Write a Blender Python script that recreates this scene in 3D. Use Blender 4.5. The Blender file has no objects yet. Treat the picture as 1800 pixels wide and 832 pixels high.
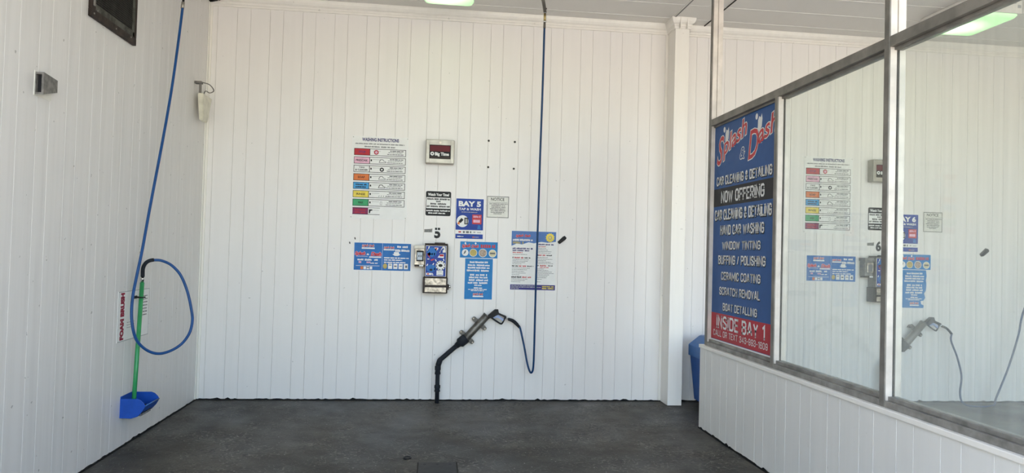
import bpy, bmesh, math, random
from mathutils import Vector, Matrix

# ------------------------------------------------------------------ scene, camera, light
sc = bpy.context.scene
COL = sc.collection
FPX, CAM = 1221.9, Vector((0.0, -7.4784, 1.6))
YAW, PITCH, ROLL = 0.1135, 0.0229, 0.0275
FW = Vector((math.sin(YAW) * math.cos(PITCH), math.cos(YAW) * math.cos(PITCH), math.sin(PITCH)))
_r0 = Vector((math.cos(YAW), -math.sin(YAW), 0))
_u0 = _r0.cross(FW)
RT = _r0 * math.cos(ROLL) + _u0 * math.sin(ROLL)
UP = -_r0 * math.sin(ROLL) + _u0 * math.cos(ROLL)
cd = bpy.data.cameras.new('camera')
cd.sensor_fit = 'HORIZONTAL'; cd.sensor_width = 36; cd.lens = FPX / 1800 * 36
cd.clip_start = 0.05; cd.clip_end = 300
cam = bpy.data.objects.new('camera', cd); COL.objects.link(cam)
m = Matrix((RT, UP, -FW)).transposed().to_4x4(); m.translation = CAM
cam.matrix_world = m
sc.camera = cam

w = bpy.data.worlds.new('sky'); sc.world = w; w.use_nodes = True
nt = w.node_tree
sky = nt.nodes.new('ShaderNodeTexSky'); sky.sky_type = 'NISHITA'; sky.sun_disc = False
sky.sun_elevation = math.radians(58); sky.sun_rotation = math.radians(200)
sky.air_density = 1.3; sky.dust_density = 0.7; sky.ozone_density = 2.5
bg = nt.nodes['Background']; bg.inputs['Strength'].default_value = 0.215
nt.links.new(sky.outputs[0], bg.inputs[0])
sd = bpy.data.lights.new('sun', 'SUN'); sd.energy = 6.6; sd.angle = math.radians(0.6); sd.color = (1.0, 0.945, 0.875)
sun = bpy.data.objects.new('sun', sd); COL.objects.link(sun)
sun.rotation_euler = (math.radians(30), 0, math.radians(-14))
sc.view_settings.view_transform = 'Standard'; sc.view_settings.look = 'None'
sc.view_settings.gamma = 1.0; sc.view_settings.use_curve_mapping = False
sc.view_settings.exposure = 1.80
sc.cycles.max_bounces = 12; sc.cycles.diffuse_bounces = 8; sc.cycles.transparent_max_bounces = 16
sc.cycles.use_denoising = True
sc.cycles.caustics_reflective = False; sc.cycles.caustics_refractive = False


def at(px, py, Y):
    """point of the place seen at photo pixel (px,py) at depth plane y=Y"""
    v = FW + RT * ((px - 900) / FPX) - UP * ((py - 416) / FPX)
    return CAM + v * ((Y - CAM.y) / v.y)


# ------------------------------------------------------------------ materials
MATS = {}


def nodes_of(name):
    mt = bpy.data.materials.new(name); mt.use_nodes = True
    n = mt.node_tree
    return mt, n, n.nodes['Principled BSDF']


def noise(n, vec, scale, detail=4, rough=0.55, stretch=None):
    t = n.nodes.new('ShaderNodeTexNoise'); t.inputs['Scale'].default_value = scale
    t.inputs['Detail'].default_value = detail; t.inputs['Roughness'].default_value = rough
    if stretch:
        mp = n.nodes.new('ShaderNodeMapping'); mp.inputs['Scale'].default_value = stretch
        n.links.new(vec, mp.inputs[0]); vec = mp.outputs[0]
    n.links.new(vec, t.inputs['Vector'])
    return t.outputs['Fac']


def ramp(n, fac, stops):
    r = n.nodes.new('ShaderNodeValToRGB')
    e = r.color_ramp.elements
    while len(e) < len(stops): e.new(0.5)
    for k, (p, c) in enumerate(stops):
        e[k].position = p
        e[k].color = (c, c, c, 1) if isinstance(c, (int, float)) else (*c, 1)
    n.links.new(fac, r.inputs[0])
    return r.outputs[0]


def mix(n, fac, a, b, mode='MIX'):
    x = n.nodes.new('ShaderNodeMix'); x.data_type = 'RGBA'; x.blend_type = mode
    for s, v in ((x.inputs[0], fac), (x.inputs[6], a), (x.inputs[7], b)):
        if isinstance(v, (int, float)): s.default_value = v
        elif isinstance(v, tuple): s.default_value = (*v, 1)
        else: n.links.new(v, s)
    return x.outputs[2]


def coord(n):
    return n.nodes.new('ShaderNodeTexCoord').outputs['Object']


def bump(n, b, h, strength=0.2, dist=0.01):
    u = n.nodes.new('ShaderNodeBump'); u.inputs['Strength'].default_value = strength
    u.inputs['Distance'].default_value = dist
    n.links.new(h, u.inputs['Height']); n.links.new(u.outputs[0], b.inputs['Normal'])


def M(name, col, rough=0.5, metal=0.0, var=0.08, scale=14.0, bmp=0.0, spec=None):
    """plain material with a slight procedural unevenness"""
    if name in MATS: return MATS[name]
    mt, n, b = nodes_of(name)
    f = noise(n, coord(n), scale, 5)
    dark = tuple(c * (1 - var * 2.2) for c in col)
    n.links.new(mix(n, ramp(n, f, [(0.35, 0), (0.65, 1)]), dark, col), b.inputs['Base Color'])
    b.inputs['Roughness'].default_value = rough; b.inputs['Metallic'].default_value = metal
    b.inputs['Specular IOR Level'].default_value = spec if spec is not None else (0.14 if any(k in name for k in ('ink', 'poster', 'vinyl', 'logo', 'black', 'sign', 'lens')) else 0.4)
    if bmp: bump(n, b, noise(n, coord(n), scale * 6, 4), bmp, 0.003)
    MATS[name] = mt
    return mt


def paint(name, col, streak=0.12, speck=0.6, rough=0.42):
    mt, n, b = nodes_of(name)
    co = coord(n)
    s = ramp(n, noise(n, co, 1.0, 5, 0.6, (16, 16, 0.5)), [(0.42, 0), (0.75, 1)])
    s2 = ramp(n, noise(n, co, 1.3, 3, 0.6), [(0.35, 0.35), (0.7, 1)])
    ml = n.nodes.new('ShaderNodeMath'); ml.operation = 'MULTIPLY'
    n.links.new(s, ml.inputs[0]); n.links.new(s2, ml.inputs[1])
    m2 = n.nodes.new('ShaderNodeMath'); m2.operation = 'MULTIPLY'; m2.inputs[1].default_value = streak
    n.links.new(ml.outputs[0], m2.inputs[0])
    c = mix(n, m2.outputs[0], col, (col[0] * .35, col[1] * .34, col[2] * .31))
    sp = ramp(n, noise(n, co, 26, 2, 0.4), [(0.755, 0), (0.775, 1)])
    m3 = n.nodes.new('ShaderNodeMath'); m3.operation = 'MULTIPLY'; m3.inputs[1].default_value = speck
    n.links.new(sp, m3.inputs[0])
    c = mix(n, m3.outputs[0], c, (0.09, 0.08, 0.07))
    n.links.new(c, b.inputs['Base Color'])
    b.inputs['Roughness'].default_value = rough
    bump(n, b, noise(n, co, 5, 3), 0.06, 0.01)
    MATS[name] = mt
    return mt


WALL = paint('white_plank_paint', (0.785, 0.762, 0.745), 0.06, 0.35)
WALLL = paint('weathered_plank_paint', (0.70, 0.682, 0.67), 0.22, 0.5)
KNEE = paint('knee_plank_paint', (0.72, 0.71, 0.685), 0.10, 0.2)
TRIM = paint('trim_paint', (0.80, 0.775, 0.73), 0.10, 0.2)
CEIL = paint('ceiling_paint', (0.66, 0.645, 0.62), 0.03, 0.25)
PAPER = M('sign_white', (0.80, 0.80, 0.79), 0.35, var=0.02)
ACR = M('aged_white', (0.72, 0.71, 0.66), 0.4, var=0.04)
INK = M('black_ink', (0.02, 0.02, 0.022), 0.4)
GREYINK = M('grey_ink', (0.17, 0.17, 0.18), 0.5)
PALEINK = M('pale_grey_ink', (0.42, 0.42, 0.43), 0.5)
NAVYINK = M('navy_ink', (0.03, 0.03, 0.16), 0.4)
RED = M('red_ink', (0.50, 0.035, 0.05), 0.4)
LOGORED = M('logo_red', (0.55, 0.06, 0.07), 0.4)
PINK = M('pink_ink', (0.80, 0.47, 0.60), 0.4)
ORANGE = M('orange_ink', (0.72, 0.20, 0.06), 0.4)
SKYB = M('sky_blue_ink', (0.08, 0.38, 0.75), 0.4)
YELLOW = M('yellow_ink', (0.85, 0.68, 0.12), 0.4)
GREEN = M('green_ink', (0.06, 0.36, 0.16), 0.4)
MAROON = M('maroon_ink', (0.24, 0.03, 0.11), 0.4)
GOLD = M('gold_ink', (0.52, 0.42, 0.14), 0.4)
TAN = M('tan_ink', (0.50, 0.40, 0.32), 0.45, var=.2, scale=60)
BLUE = M('poster_blue', (0.025, 0.16, 0.47), 0.35, var=0.05)
BLUE2 = M('poster_bright_blue', (0.02, 0.21, 0.53), 0.35, var=0.05)
BLUE3 = M('poster_deep_blue', (0.02, 0.06, 0.33), 0.35, var=0.08, scale=6)
BLUE4 = M('poster_slate_blue', (0.10, 0.20, 0.47), 0.4, var=0.05)
PURPLE = M('purple_ink', (0.05, 0.045, 0.22), 0.4)
SIGNBLUE = M('window_vinyl_blue', (0.02, 0.085, 0.27), 0.35, var=0.04)
SIGNRED = M('window_vinyl_red', (0.42, 0.025, 0.04), 0.35, var=0.04)
SIGNBLACK = M('window_vinyl_black', (0.018, 0.018, 0.022), 0.4)
VINYLW = M('window_vinyl_white', (0.72, 0.73, 0.74), 0.4, var=0.02)
STEEL = M('brushed_steel', (0.42, 0.395, 0.345), 0.42, 0.6, var=0.12, scale=9)
SCUFF = M('scuffed_plate', (0.60, 0.53, 0.44), 0.42, 0.55, var=0.3, scale=26)
BRUSHED = M('holster_steel', (0.185, 0.172, 0.152), 0.45, 0.7, var=0.2, scale=20)
EARM = M('dull_ear_steel', (0.13, 0.122, 0.11), 0.5, 0.5, var=0.2, scale=30)
CHROME = M('chrome', (0.75, 0.74, 0.72), 0.22, 0.95, var=0.04)
BRASS = M('brass', (0.50, 0.38, 0.17), 0.35, 0.9)
RUSTY = M('rusty_dark_frame', (0.045, 0.03, 0.024), 0.65, 0.3, var=0.35, scale=12, bmp=0.3)
DKBROWN = M('dark_brown_steel', (0.035, 0.024, 0.02), 0.5, 0.4, var=0.2)
MESHM = M('dark_mesh', (0.030, 0.028, 0.025), 0.6, 0.2, var=0.3)
DUST = M('dusty_flange', (0.10, 0.10, 0.085), 0.7, 0.2, var=0.35, scale=16)
ALU = M('weathered_shaded_aluminium', (0.235, 0.22, 0.20), 0.5, 0.35, var=0.15, scale=8)  # on the window frame this darker tone paints in bay-side shade
SILL = M('weathered_sill', (0.33, 0.315, 0.29), 0.5, 0.3, var=0.2, scale=9)
BLACK = M('black_plastic', (0.014, 0.014, 0.016), 0.42)
RUBBER = M('black_rubber', (0.020, 0.023, 0.030), 0.55, var=0.15)
HOSEB = M('blue_hose', (0.012, 0.072, 0.235), 0.38, spec=0.3)
HOSEN = M('navy_hose', (0.008, 0.045, 0.135), 0.4, spec=0.25)
BINB = M('bin_blue', (0.025, 0.10, 0.36), 0.38, var=0.06)
BINLID = M('bin_lid_blue', (0.04, 0.15, 0.42), 0.4, var=0.06)
PANB = M('pan_blue', (0.012, 0.078, 0.41), 0.4, spec=0.3)
GREENP = M('green_pole', (0.035, 0.30, 0.10), 0.32)
GREYBOX = M('grey_cast_metal', (0.24, 0.23, 0.215), 0.6, 0.3, var=0.2, scale=30)
IVORY = M('ivory_plastic', (0.70, 0.67, 0.56), 0.4)
GREYM = M('grey_pipe', (0.13, 0.12, 0.11), 0.45, 0.5)
TRIG = M('lilac_trigger', (0.30, 0.38, 0.62), 0.35)
SCREEN = M('lcd_grey', (0.42, 0.50, 0.60), 0.25)
SMOKERED = M('smoked_red_lens', (0.13, 0.012, 0.018), 0.35)
IRON = M('cast_iron', (0.03, 0.031, 0.032), 0.5, 0.4, var=0.2, bmp=0.2)
BRISTLE = M('grey_bristles', (0.30, 0.31, 0.33), 0.8, var=0.4, scale=80)
LAMPBOX = M('lamp_housing_white', (0.72, 0.70, 0.67), 0.45, var=0.04)
SEAL = M('black_sealant', (0.012, 0.012, 0.012), 0.7, var=0.2)
TAPE = M('worn_tape', (0.36, 0.35, 0.32), 0.6, var=0.3, scale=90)
GAP = M('dark_gap', (0.02, 0.016, 0.014), 0.8)


def floor_material():
    mt, n, b = nodes_of('wet_asphalt')
    co = coord(n)
    big = noise(n, co, 0.75, 5, 0.6)
    mid = noise(n, co, 5, 6, 0.65)
    fine = noise(n, co, 70, 4, 0.7)
    c = mix(n, ramp(n, big, [(0.40, 0), (0.58, 1)]), (0.033, 0.030, 0.0255), (0.092, 0.083, 0.068))
    c = mix(n, ramp(n, mid, [(0.35, 0), (0.7, 1)]), mix(n, 1.0, c, (0.72, 0.72, 0.72), 'MULTIPLY'), c)
    c = mix(n, ramp(n, fine, [(0.58, 0), (0.8, 0.5)]), c, (0.13, 0.125, 0.115))
    # curled trowel marks in the sealed surface: thin contour lines of a warped noise
    def curls(scale, wd, seed):
        mp = n.nodes.new('ShaderNodeMapping'); mp.inputs['Location'].default_value = (seed, seed * 1.7, 0)
        n.links.new(co, mp.inputs[0])
        f = noise(n, mp.outputs[0], scale, 2.5, 0.55)
        ml = n.nodes.new('ShaderNodeMath'); ml.operation = 'MULTIPLY'; ml.inputs[1].default_value = 9.0
        n.links.new(f, ml.inputs[0])
        fr = n.nodes.new('ShaderNodeMath'); fr.operation = 'PINGPONG'; fr.inputs[1].default_value = 0.5
        n.links.new(ml.outputs[0], fr.inputs[0])
        return ramp(n, fr.outputs[0], [(0.0, 1), (wd, 0)])
    patch = ramp(n, noise(n, co, 1.7, 3, 0.6), [(0.42, 0.1), (0.62, 1)])
    def times(x, y, k=1.0):
        q = n.nodes.new('ShaderNodeMath'); q.operation = 'MULTIPLY'; n.links.new(x, q.inputs[0]); n.links.new(y, q.inputs[1])
        r = n.nodes.new('ShaderNodeMath'); r.operation = 'MULTIPLY'; r.inputs[1].default_value = k; n.links.new(q.outputs[0], r.inputs[0])
        return r.outputs[0]
    light, darkc = curls(6, 0.12, 3.1), curls(4.5, 0.16, 8.3)
    c = mix(n, times(light, patch, 0.9), c, (0.20, 0.185, 0.16))
    c = mix(n, times(darkc, patch, 0.9), c, (0.010, 0.010, 0.010))
    c = mix(n, ramp(n, noise(n, co, 38, 3, 0.7), [(0.30, 0.55), (0.46, 0)]), c, (0.012, 0.012, 0.011))
    c = mix(n, ramp(n, noise(n, co, 45, 1, 0.3), [(0.775, 0), (0.79, 0.8)]), c, (0.45, 0.44, 0.42))
    n.links.new(c, b.inputs['Base Color'])
    n.links.new(ramp(n, noise(n, co, 1.4, 5, 0.6), [(0.35, 0.36), (0.65, 0.62)]), b.inputs['Roughness'])
    b.inputs['Specular IOR Level'].default_value = 0.28
    ad = n.nodes.new('ShaderNodeMath'); ad.operation = 'ADD'
    n.links.new(fine, ad.inputs[0]); n.links.new(light, ad.inputs[1])
    bump(n, b, ad.outputs[0], 0.35, 0.004)
    return mt


def concrete_material():
    mt, n, b = nodes_of('sunlit_concrete')
    co = coord(n)
    n.links.new(mix(n, noise(n, co, 1.5, 6), (0.40, 0.365, 0.31), (0.50, 0.46, 0.40)), b.inputs['Base Color'])
    b.inputs['Roughness'].default_value = 0.85
    return mt


def glass_material():
    """clear pane with a thin, streaky film of dried soap, thicker towards the sill"""
    mt = bpy.data.materials.new('soapy_glass'); mt.use_nodes = True
    n = mt.node_tree
    n.nodes.remove(n.nodes['Principled BSDF'])
    out = n.nodes['Material Output']
    co = coord(n)
    tr = n.nodes.new('ShaderNodeBsdfTransparent'); tr.inputs[0].default_value = (0.965, 0.985, 0.965, 1)
    gl = n.nodes.new('ShaderNodeBsdfGlossy'); gl.inputs['Roughness'].default_value = 0.03
    lw = n.nodes.new('ShaderNodeLayerWeight'); lw.inputs[0].default_value = 0.5
    fr = n.nodes.new('ShaderNodeMath'); fr.operation = 'POWER'; fr.inputs[1].default_value = 4.0
    n.links.new(lw.outputs['Facing'], fr.inputs[0])
    fr2 = n.nodes.new('ShaderNodeMath'); fr2.operation = 'MULTIPLY_ADD'; fr2.inputs[1].default_value = 0.5; fr2.inputs[2].default_value = 0.03
    n.links.new(fr.outputs[0], fr2.inputs[0])
    a = n.nodes.new('ShaderNodeMixShader')
    n.links.new(fr2.outputs[0], a.inputs[0]); n.links.new(tr.outputs[0], a.inputs[1]); n.links.new(gl.outputs[0], a.inputs[2])
    df = n.nodes.new('ShaderNodeBsdfDiffuse'); df.inputs[0].default_value = (0.70, 0.74, 0.73, 1)
    tl = n.nodes.new('ShaderNodeBsdfTranslucent'); tl.inputs[0].default_value = (0.70, 0.74, 0.73, 1)
    dt = n.nodes.new('ShaderNodeMixShader'); dt.inputs[0].default_value = 0.45
    n.links.new(df.outputs[0], dt.inputs[1]); n.links.new(tl.outputs[0], dt.inputs[2])
    sep = n.nodes.new('ShaderNodeSeparateXYZ'); n.links.new(co, sep.inputs[0])
    mr = n.nodes.new('ShaderNodeMapRange'); mr.interpolation_type = 'SMOOTHSTEP'
    mr.inputs[1].default_value = 0.85; mr.inputs[2].default_value = 2.0
    mr.inputs[3].default_value = 0.20; mr.inputs[4].default_value = 0.075
    n.links.new(sep.outputs[2], mr.inputs[0])
    st = ramp(n, noise(n, co, 1.0, 5, 0.6, (30, 30, 0.7)), [(0.3, 0.65), (0.75, 1.35)])
    ml = n.nodes.new('ShaderNodeMath'); ml.operation = 'MULTIPLY'; ml.use_clamp = True
    n.links.new(mr.outputs[0], ml.inputs[0]); n.links.new(st, ml.inputs[1])
    z = n.nodes.new('ShaderNodeMixShader')
    n.links.new(ml.outputs[0], z.inputs[0]); n.links.new(a.outputs[0], z.inputs[1]); n.links.new(dt.outputs[0], z.inputs[2])
    n.links.new(z.outputs[0], out.inputs[0])
    return mt


def lamp_material():
    mt = bpy.data.materials.new('green_white_lens'); mt.use_nodes = True
    n = mt.node_tree
    b = n.nodes['Principled BSDF']
    co = coord(n)
    b.inputs['Base Color'].default_value = (0.6, 0.85, 0.6, 1); b.inputs['Roughness'].default_value = 0.25
    gd = n.nodes.new('ShaderNodeTexGradient'); gd.gradient_type = 'SPHERICAL'
    mp = n.nodes.new('ShaderNodeMapping'); mp.inputs['Scale'].default_value = (3.2, 3.6, 3.0)
    mp.inputs['Location'].default_value = (0.15, -0.25, 0.2)
    n.links.new(co, mp.inputs[0]); n.links.new(mp.outputs[0], gd.inputs[0])
    c = ramp(n, gd.outputs['Fac'], [(0.0, (0.26, 0.60, 0.22)), (0.45, (0.40, 0.85, 0.34)), (0.72, (1, 1, 0.97))])
    n.links.new(c, b.inputs['Emission Color'])
    s = ramp(n, gd.outputs['Fac'], [(0.0, 0.35), (0.7, 1.0)])
    n.links.new(s, b.inputs['Emission Strength'])
    return mt


FLOOR, CONC, GLASS, LENS = floor_material(), concrete_material(), glass_material(), lamp_material()


# ------------------------------------------------------------------ mesh helpers
class MB:
    def __init__(self): self.bm = bmesh.new()

    def box(self, x0, y0, z0, x1, y1, z1, bev=0.0, seg=2):
        t = bmesh.new()
        bmesh.ops.create_cube(t, size=1)
        for v in t.verts:
            v.co = Vector((x0 + (v.co.x + .5) * (x1 - x0), y0 + (v.co.y + .5) * (y1 - y0), z0 + (v.co.z + .5) * (z1 - z0)))
        if bev:
            bmesh.ops.bevel(t, geom=t.edges[:], offset=bev, segments=seg, profile=0.6, affect='EDGES')
        return self.join(t)

    def join(self, t, mtx=None):
        bmesh.ops.recalc_face_normals(t, faces=t.faces[:])
        if mtx: bmesh.ops.transform(t, matrix=mtx, verts=t.verts[:])
        me = bpy.data.meshes.new('tmp'); t.to_mesh(me); t.free()
        self.bm.from_mesh(me); bpy.data.meshes.remove(me)
        return self

    def poly(self, pts, fn):
        vs = [self.bm.verts.new(fn(*p)) for p in pts]
        self.bm.faces.new(vs); return self

    def prism(self, pts, fn, d0, d1, bev=0.0):
        """outline pts (u,v) carried by fn(u,v,d) from depth d0 to d1"""
        t = bmesh.new()
        a = [t.verts.new(fn(u, v, d0)) for u, v in pts]
        b = [t.verts.new(fn(u, v, d1)) for u, v in pts]
        t.faces.new(a); t.faces.new(b[::-1])
        k = len(pts)
        for i in range(k): t.faces.new((a[i], b[i], b[(i + 1) % k], a[(i + 1) % k]))
        if bev:
            bmesh.ops.bevel(t, geom=t.edges[:], offset=bev, segments=2, profile=0.6, affect='EDGES', clamp_overlap=True)
        return self.join(t)

    def tube(self, path, r, n=14, caps=True):
        path = [Vector(p) for p in path]
        rs = r if isinstance(r, (list, tuple)) else [r] * len(path)
        t = bmesh.new(); rings = []
        prev = None
        for i, p in enumerate(path):
            d = (path[min(i + 1, len(path) - 1)] - path[max(i - 1, 0)])
            if d.length < 1e-9: d = prev_d
            d.normalize(); prev_d = d
            if prev is None:
                prev = d.orthogonal().normalized()
            prev = (prev - d * prev.dot(d)).normalized()
            s = d.cross(prev)
            rings.append([t.verts.new(p + (prev * math.cos(2 * math.pi * k / n) + s * math.sin(2 * math.pi * k / n)) * rs[i]) for k in range(n)])
        for a, b in zip(rings, rings[1:]):
            for k in range(n):
                f = t.faces.new((a[k], a[(k + 1) % n], b[(k + 1) % n], b[k])); f.smooth = True
        if caps:
            t.faces.new(rings[0][::-1]); t.faces.new(rings[-1])
        return self.join(t)

    def build(self, name, mat, parent=None):
        me = bpy.data.meshes.new(name)
        self.bm.to_mesh(me); self.bm.free()
        me.materials.append(mat)
        o = bpy.data.objects.new(name, me); COL.objects.link(o)
        if parent: o.parent = parent
        return o


def spline(pts, n=10):
    pts = [Vector(p) for p in pts]
    P = [pts[0] * 2 - pts[1]] + pts + [pts[-1] * 2 - pts[-2]]
    out = []
    for i in range(1, len(P) - 2):
        a, b, c, d = P[i - 1:i + 3]
        for k in range(n):
            t = k / n
            out.append(0.5 * ((2 * b) + (c - a) * t + (2 * a - 5 * b + 4 * c - d) * t * t + (3 * b - a - 3 * c + d) * t ** 3))
    out.append(pts[-1])
    return out


def tag(o, label, cat, group=None, kind=None):
    o['label'] = label; o['category'] = cat
    if group: o['group'] = group
    if kind: o['kind'] = kind
    return o


def thing(name, label, cat, loc=(0, 0, 0), rz=0, group=None):
    o = bpy.data.objects.new(name, None); COL.objects.link(o)
    o.empty_display_size = 0.1
    o.location = loc; o.rotation_euler = (0, 0, rz)
    return tag(o, label, cat, group)


def struct(o):
    o['kind'] = 'structure'; return o


def rehome(root):
    """children were modelled in world coordinates: keep them where they are under a placed Empty"""
    inv = Matrix.LocRotScale(root.location, root.rotation_euler, (1, 1, 1)).inverted()
    for c in [o for o in bpy.data.objects if o.parent == root]:
        c.matrix_parent_inverse = inv


# condensed block capitals drawn as strokes: (relative width, centre lines in a unit box)
_C, _K = .22, .15
_RING = [(0, _K), (0, 1 - _K), (_C, 1), (1 - _C, 1), (1, 1 - _K), (1, _K), (1 - _C, 0), (_C, 0), (0, _K)]
_P = [(0, 0), (0, 1), (1 - _C, 1), (1, 1 - _K), (1, .45 + _K), (1 - _C, .45), (0, .45)]
_NINE = [(0, .24), (0, _K), (_C, 0), (1 - _C, 0), (1, _K), (1, 1 - _K), (1 - _C, 1), (_C, 1), (0, 1 - _K), (0, .58), (_C, .44), (1, .44)]
BLOCK = {
    'A': (1.1, [[(0, 0), (.42, 1), (.58, 1), (1, 0)], [(.16, .28), (.84, .28)]]),
    'B': (1, [[(0, 0), (0, 1), (1 - _C, 1), (1, 1 - _K), (1, .52 + _K), (1 - _C, .52), (0, .52)], [(1 - _C, .52), (1, .52 - _K), (1, _K), (1 - _C, 0), (0, 0)]]),
    'C': (1, [[(1, .76), (1, 1 - _K), (1 - _C, 1), (_C, 1), (0, 1 - _K), (0, _K), (_C, 0), (1 - _C, 0), (1, _K), (1, .24)]]),
    'D': (1, [[(0, 0), (0, 1), (1 - _C, 1), (1, 1 - _K), (1, _K), (1 - _C, 0), (0, 0)]]),
    'E': (.85, [[(1, 1), (0, 1), (0, 0), (1, 0)], [(0, .52), (.85, .52)]]),
    'F': (.85, [[(1, 1), (0, 1), (0, 0)], [(0, .52), (.85, .52)]]),
    'G': (1, [[(1, .76), (1, 1 - _K), (1 - _C, 1), (_C, 1), (0, 1 - _K), (0, _K), (_C, 0), (1 - _C, 0), (1, _K), (1, .46), (.55, .46)]]),
    'H': (1, [[(0, 0), (0, 1)], [(1, 0), (1, 1)], [(0, .52), (1, .52)]]),
    'I': (.02, [[(.5, 0), (.5, 1)]]),
    'L': (.8, [[(0, 1), (0, 0), (1, 0)]]),
    'M': (1.35, [[(0, 0), (0, 1), (.5, .25), (1, 1), (1, 0)]]),
    'N': (1, [[(0, 0), (0, 1), (1, 0), (1, 1)]]),
    'O': (1, [_RING]), '0': (.9, [_RING]),
    'P': (1, [_P]), 'R': (1, [_P, [(.5, .45), (1, 0)]]),
    'S': (1, [[(1, .76), (1, 1 - _K), (1 - _C, 1), (_C, 1), (0, 1 - _K), (0, .64), (1, .36), (1, _K), (1 - _C, 0), (_C, 0), (0, _K), (0, .24)]]),
    'T': (.95, [[(0, 1), (1, 1)], [(.5, 1), (.5, 0)]]),
    'U': (1, [[(0, 1), (0, _K), (_C, 0), (1 - _C, 0), (1, _K), (1, 1)]]),
    'V': (1.05, [[(0, 1), (.5, 0), (1, 1)]]),
    'W': (1.5, [[(0, 1), (.25, 0), (.5, .85), (.75, 0), (1, 1)]]),
    'X': (1, [[(0, 0), (1, 1)], [(0, 1), (1, 0)]]),
    'Y': (1, [[(0, 1), (.5, .45), (1, 1)], [(.5, .45), (.5, 0)]]),
    '&': (1.05, [[(1, 0), (.15, .72), (.15, .88), (.35, 1), (.6, 1), (.75, .88), (.70, .70), (.02, .32), (.02, .14), (.28, 0), (.6, 0), (1, .42)]]),
    '-': (.5, [[(0, .45), (1, .45)]]), '/': (.6, [[(0, 0), (1, 1)]]),
    '1': (.45, [[(0, .78), (1, 1), (1, 0)]]),
    '3': (.9, [[(0, .76), (0, 1 - _K), (_C, 1), (1 - _C, 1), (1, 1 - _K), (1, .53 + _K), (1 - _C, .53), (.4, .53)], [(1 - _C, .53), (1, .53 - _K), (1, _K), (1 - _C, 0), (_C, 0), (0, _K), (0, .24)]]),
    '4': (.95, [[(.75, 0), (.75, 1), (0, .28), (1, .28)]]),
    '9': (.9, [_NINE]), '6': (.9, [[(1 - u, 1 - v) for u, v in _NINE]]),
}


def stroke_quads(pts, hw):
    """a bent stroke of half width hw as mitred quads"""
    P = [Vector(p) for p in pts]; n = len(P); L = []; R = []
    closed = (P[0] - P[-1]).length < 1e-6 and n > 2
    for i in range(n):
        if closed and i in (0, n - 1): d0, d1 = (P[-1] - P[-2]).normalized(), (P[1] - P[0]).normalized()
        else:
            d1 = (P[min(i + 1, n - 1)] - P[i]) if i < n - 1 else (P[i] - P[i - 1])
            d0 = (P[i] - P[i - 1]) if i else d1
            d0, d1 = d0.normalized(), d1.normalized()
        n0, n1 = Vector((-d0.y, d0.x)), Vector((-d1.y, d1.x))
        mv = n0 + n1
        mv = n0 if mv.length < .2 else mv.normalized()
        k = hw / max(mv.dot(n0), .5)
        L.append(P[i] + mv * k); R.append(P[i] - mv * k)
    return [[L[i], R[i], R[i + 1], L[i + 1]] for i in range(n - 1)]


# ------------------------------------------------------------------ flat print on signs
TXT = {}


def text_mesh(s, bold=0.0, shear=0.0):
    k = (s, bold, shear)
    if k in TXT: return TXT[k]
    cu = bpy.data.curves.new('glyphs', 'FONT'); cu.body = s; cu.size = 1; cu.offset = bold; cu.shear = shear
    cu.resolution_u = 3
    o = bpy.data.objects.new('glyphs', cu); COL.objects.link(o)
    dg = bpy.context.evaluated_depsgraph_get(); dg.update()
    me = bpy.data.meshes.new_from_object(o.evaluated_get(dg))
    vs = [v.co.xy.copy() for v in me.vertices]; fs = [tuple(p.vertices) for p in me.polygons]
    bpy.data.objects.remove(o); bpy.data.curves.remove(cu); bpy.data.meshes.remove(me)
    TXT[k] = (vs, fs)
    return TXT[k]


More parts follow.
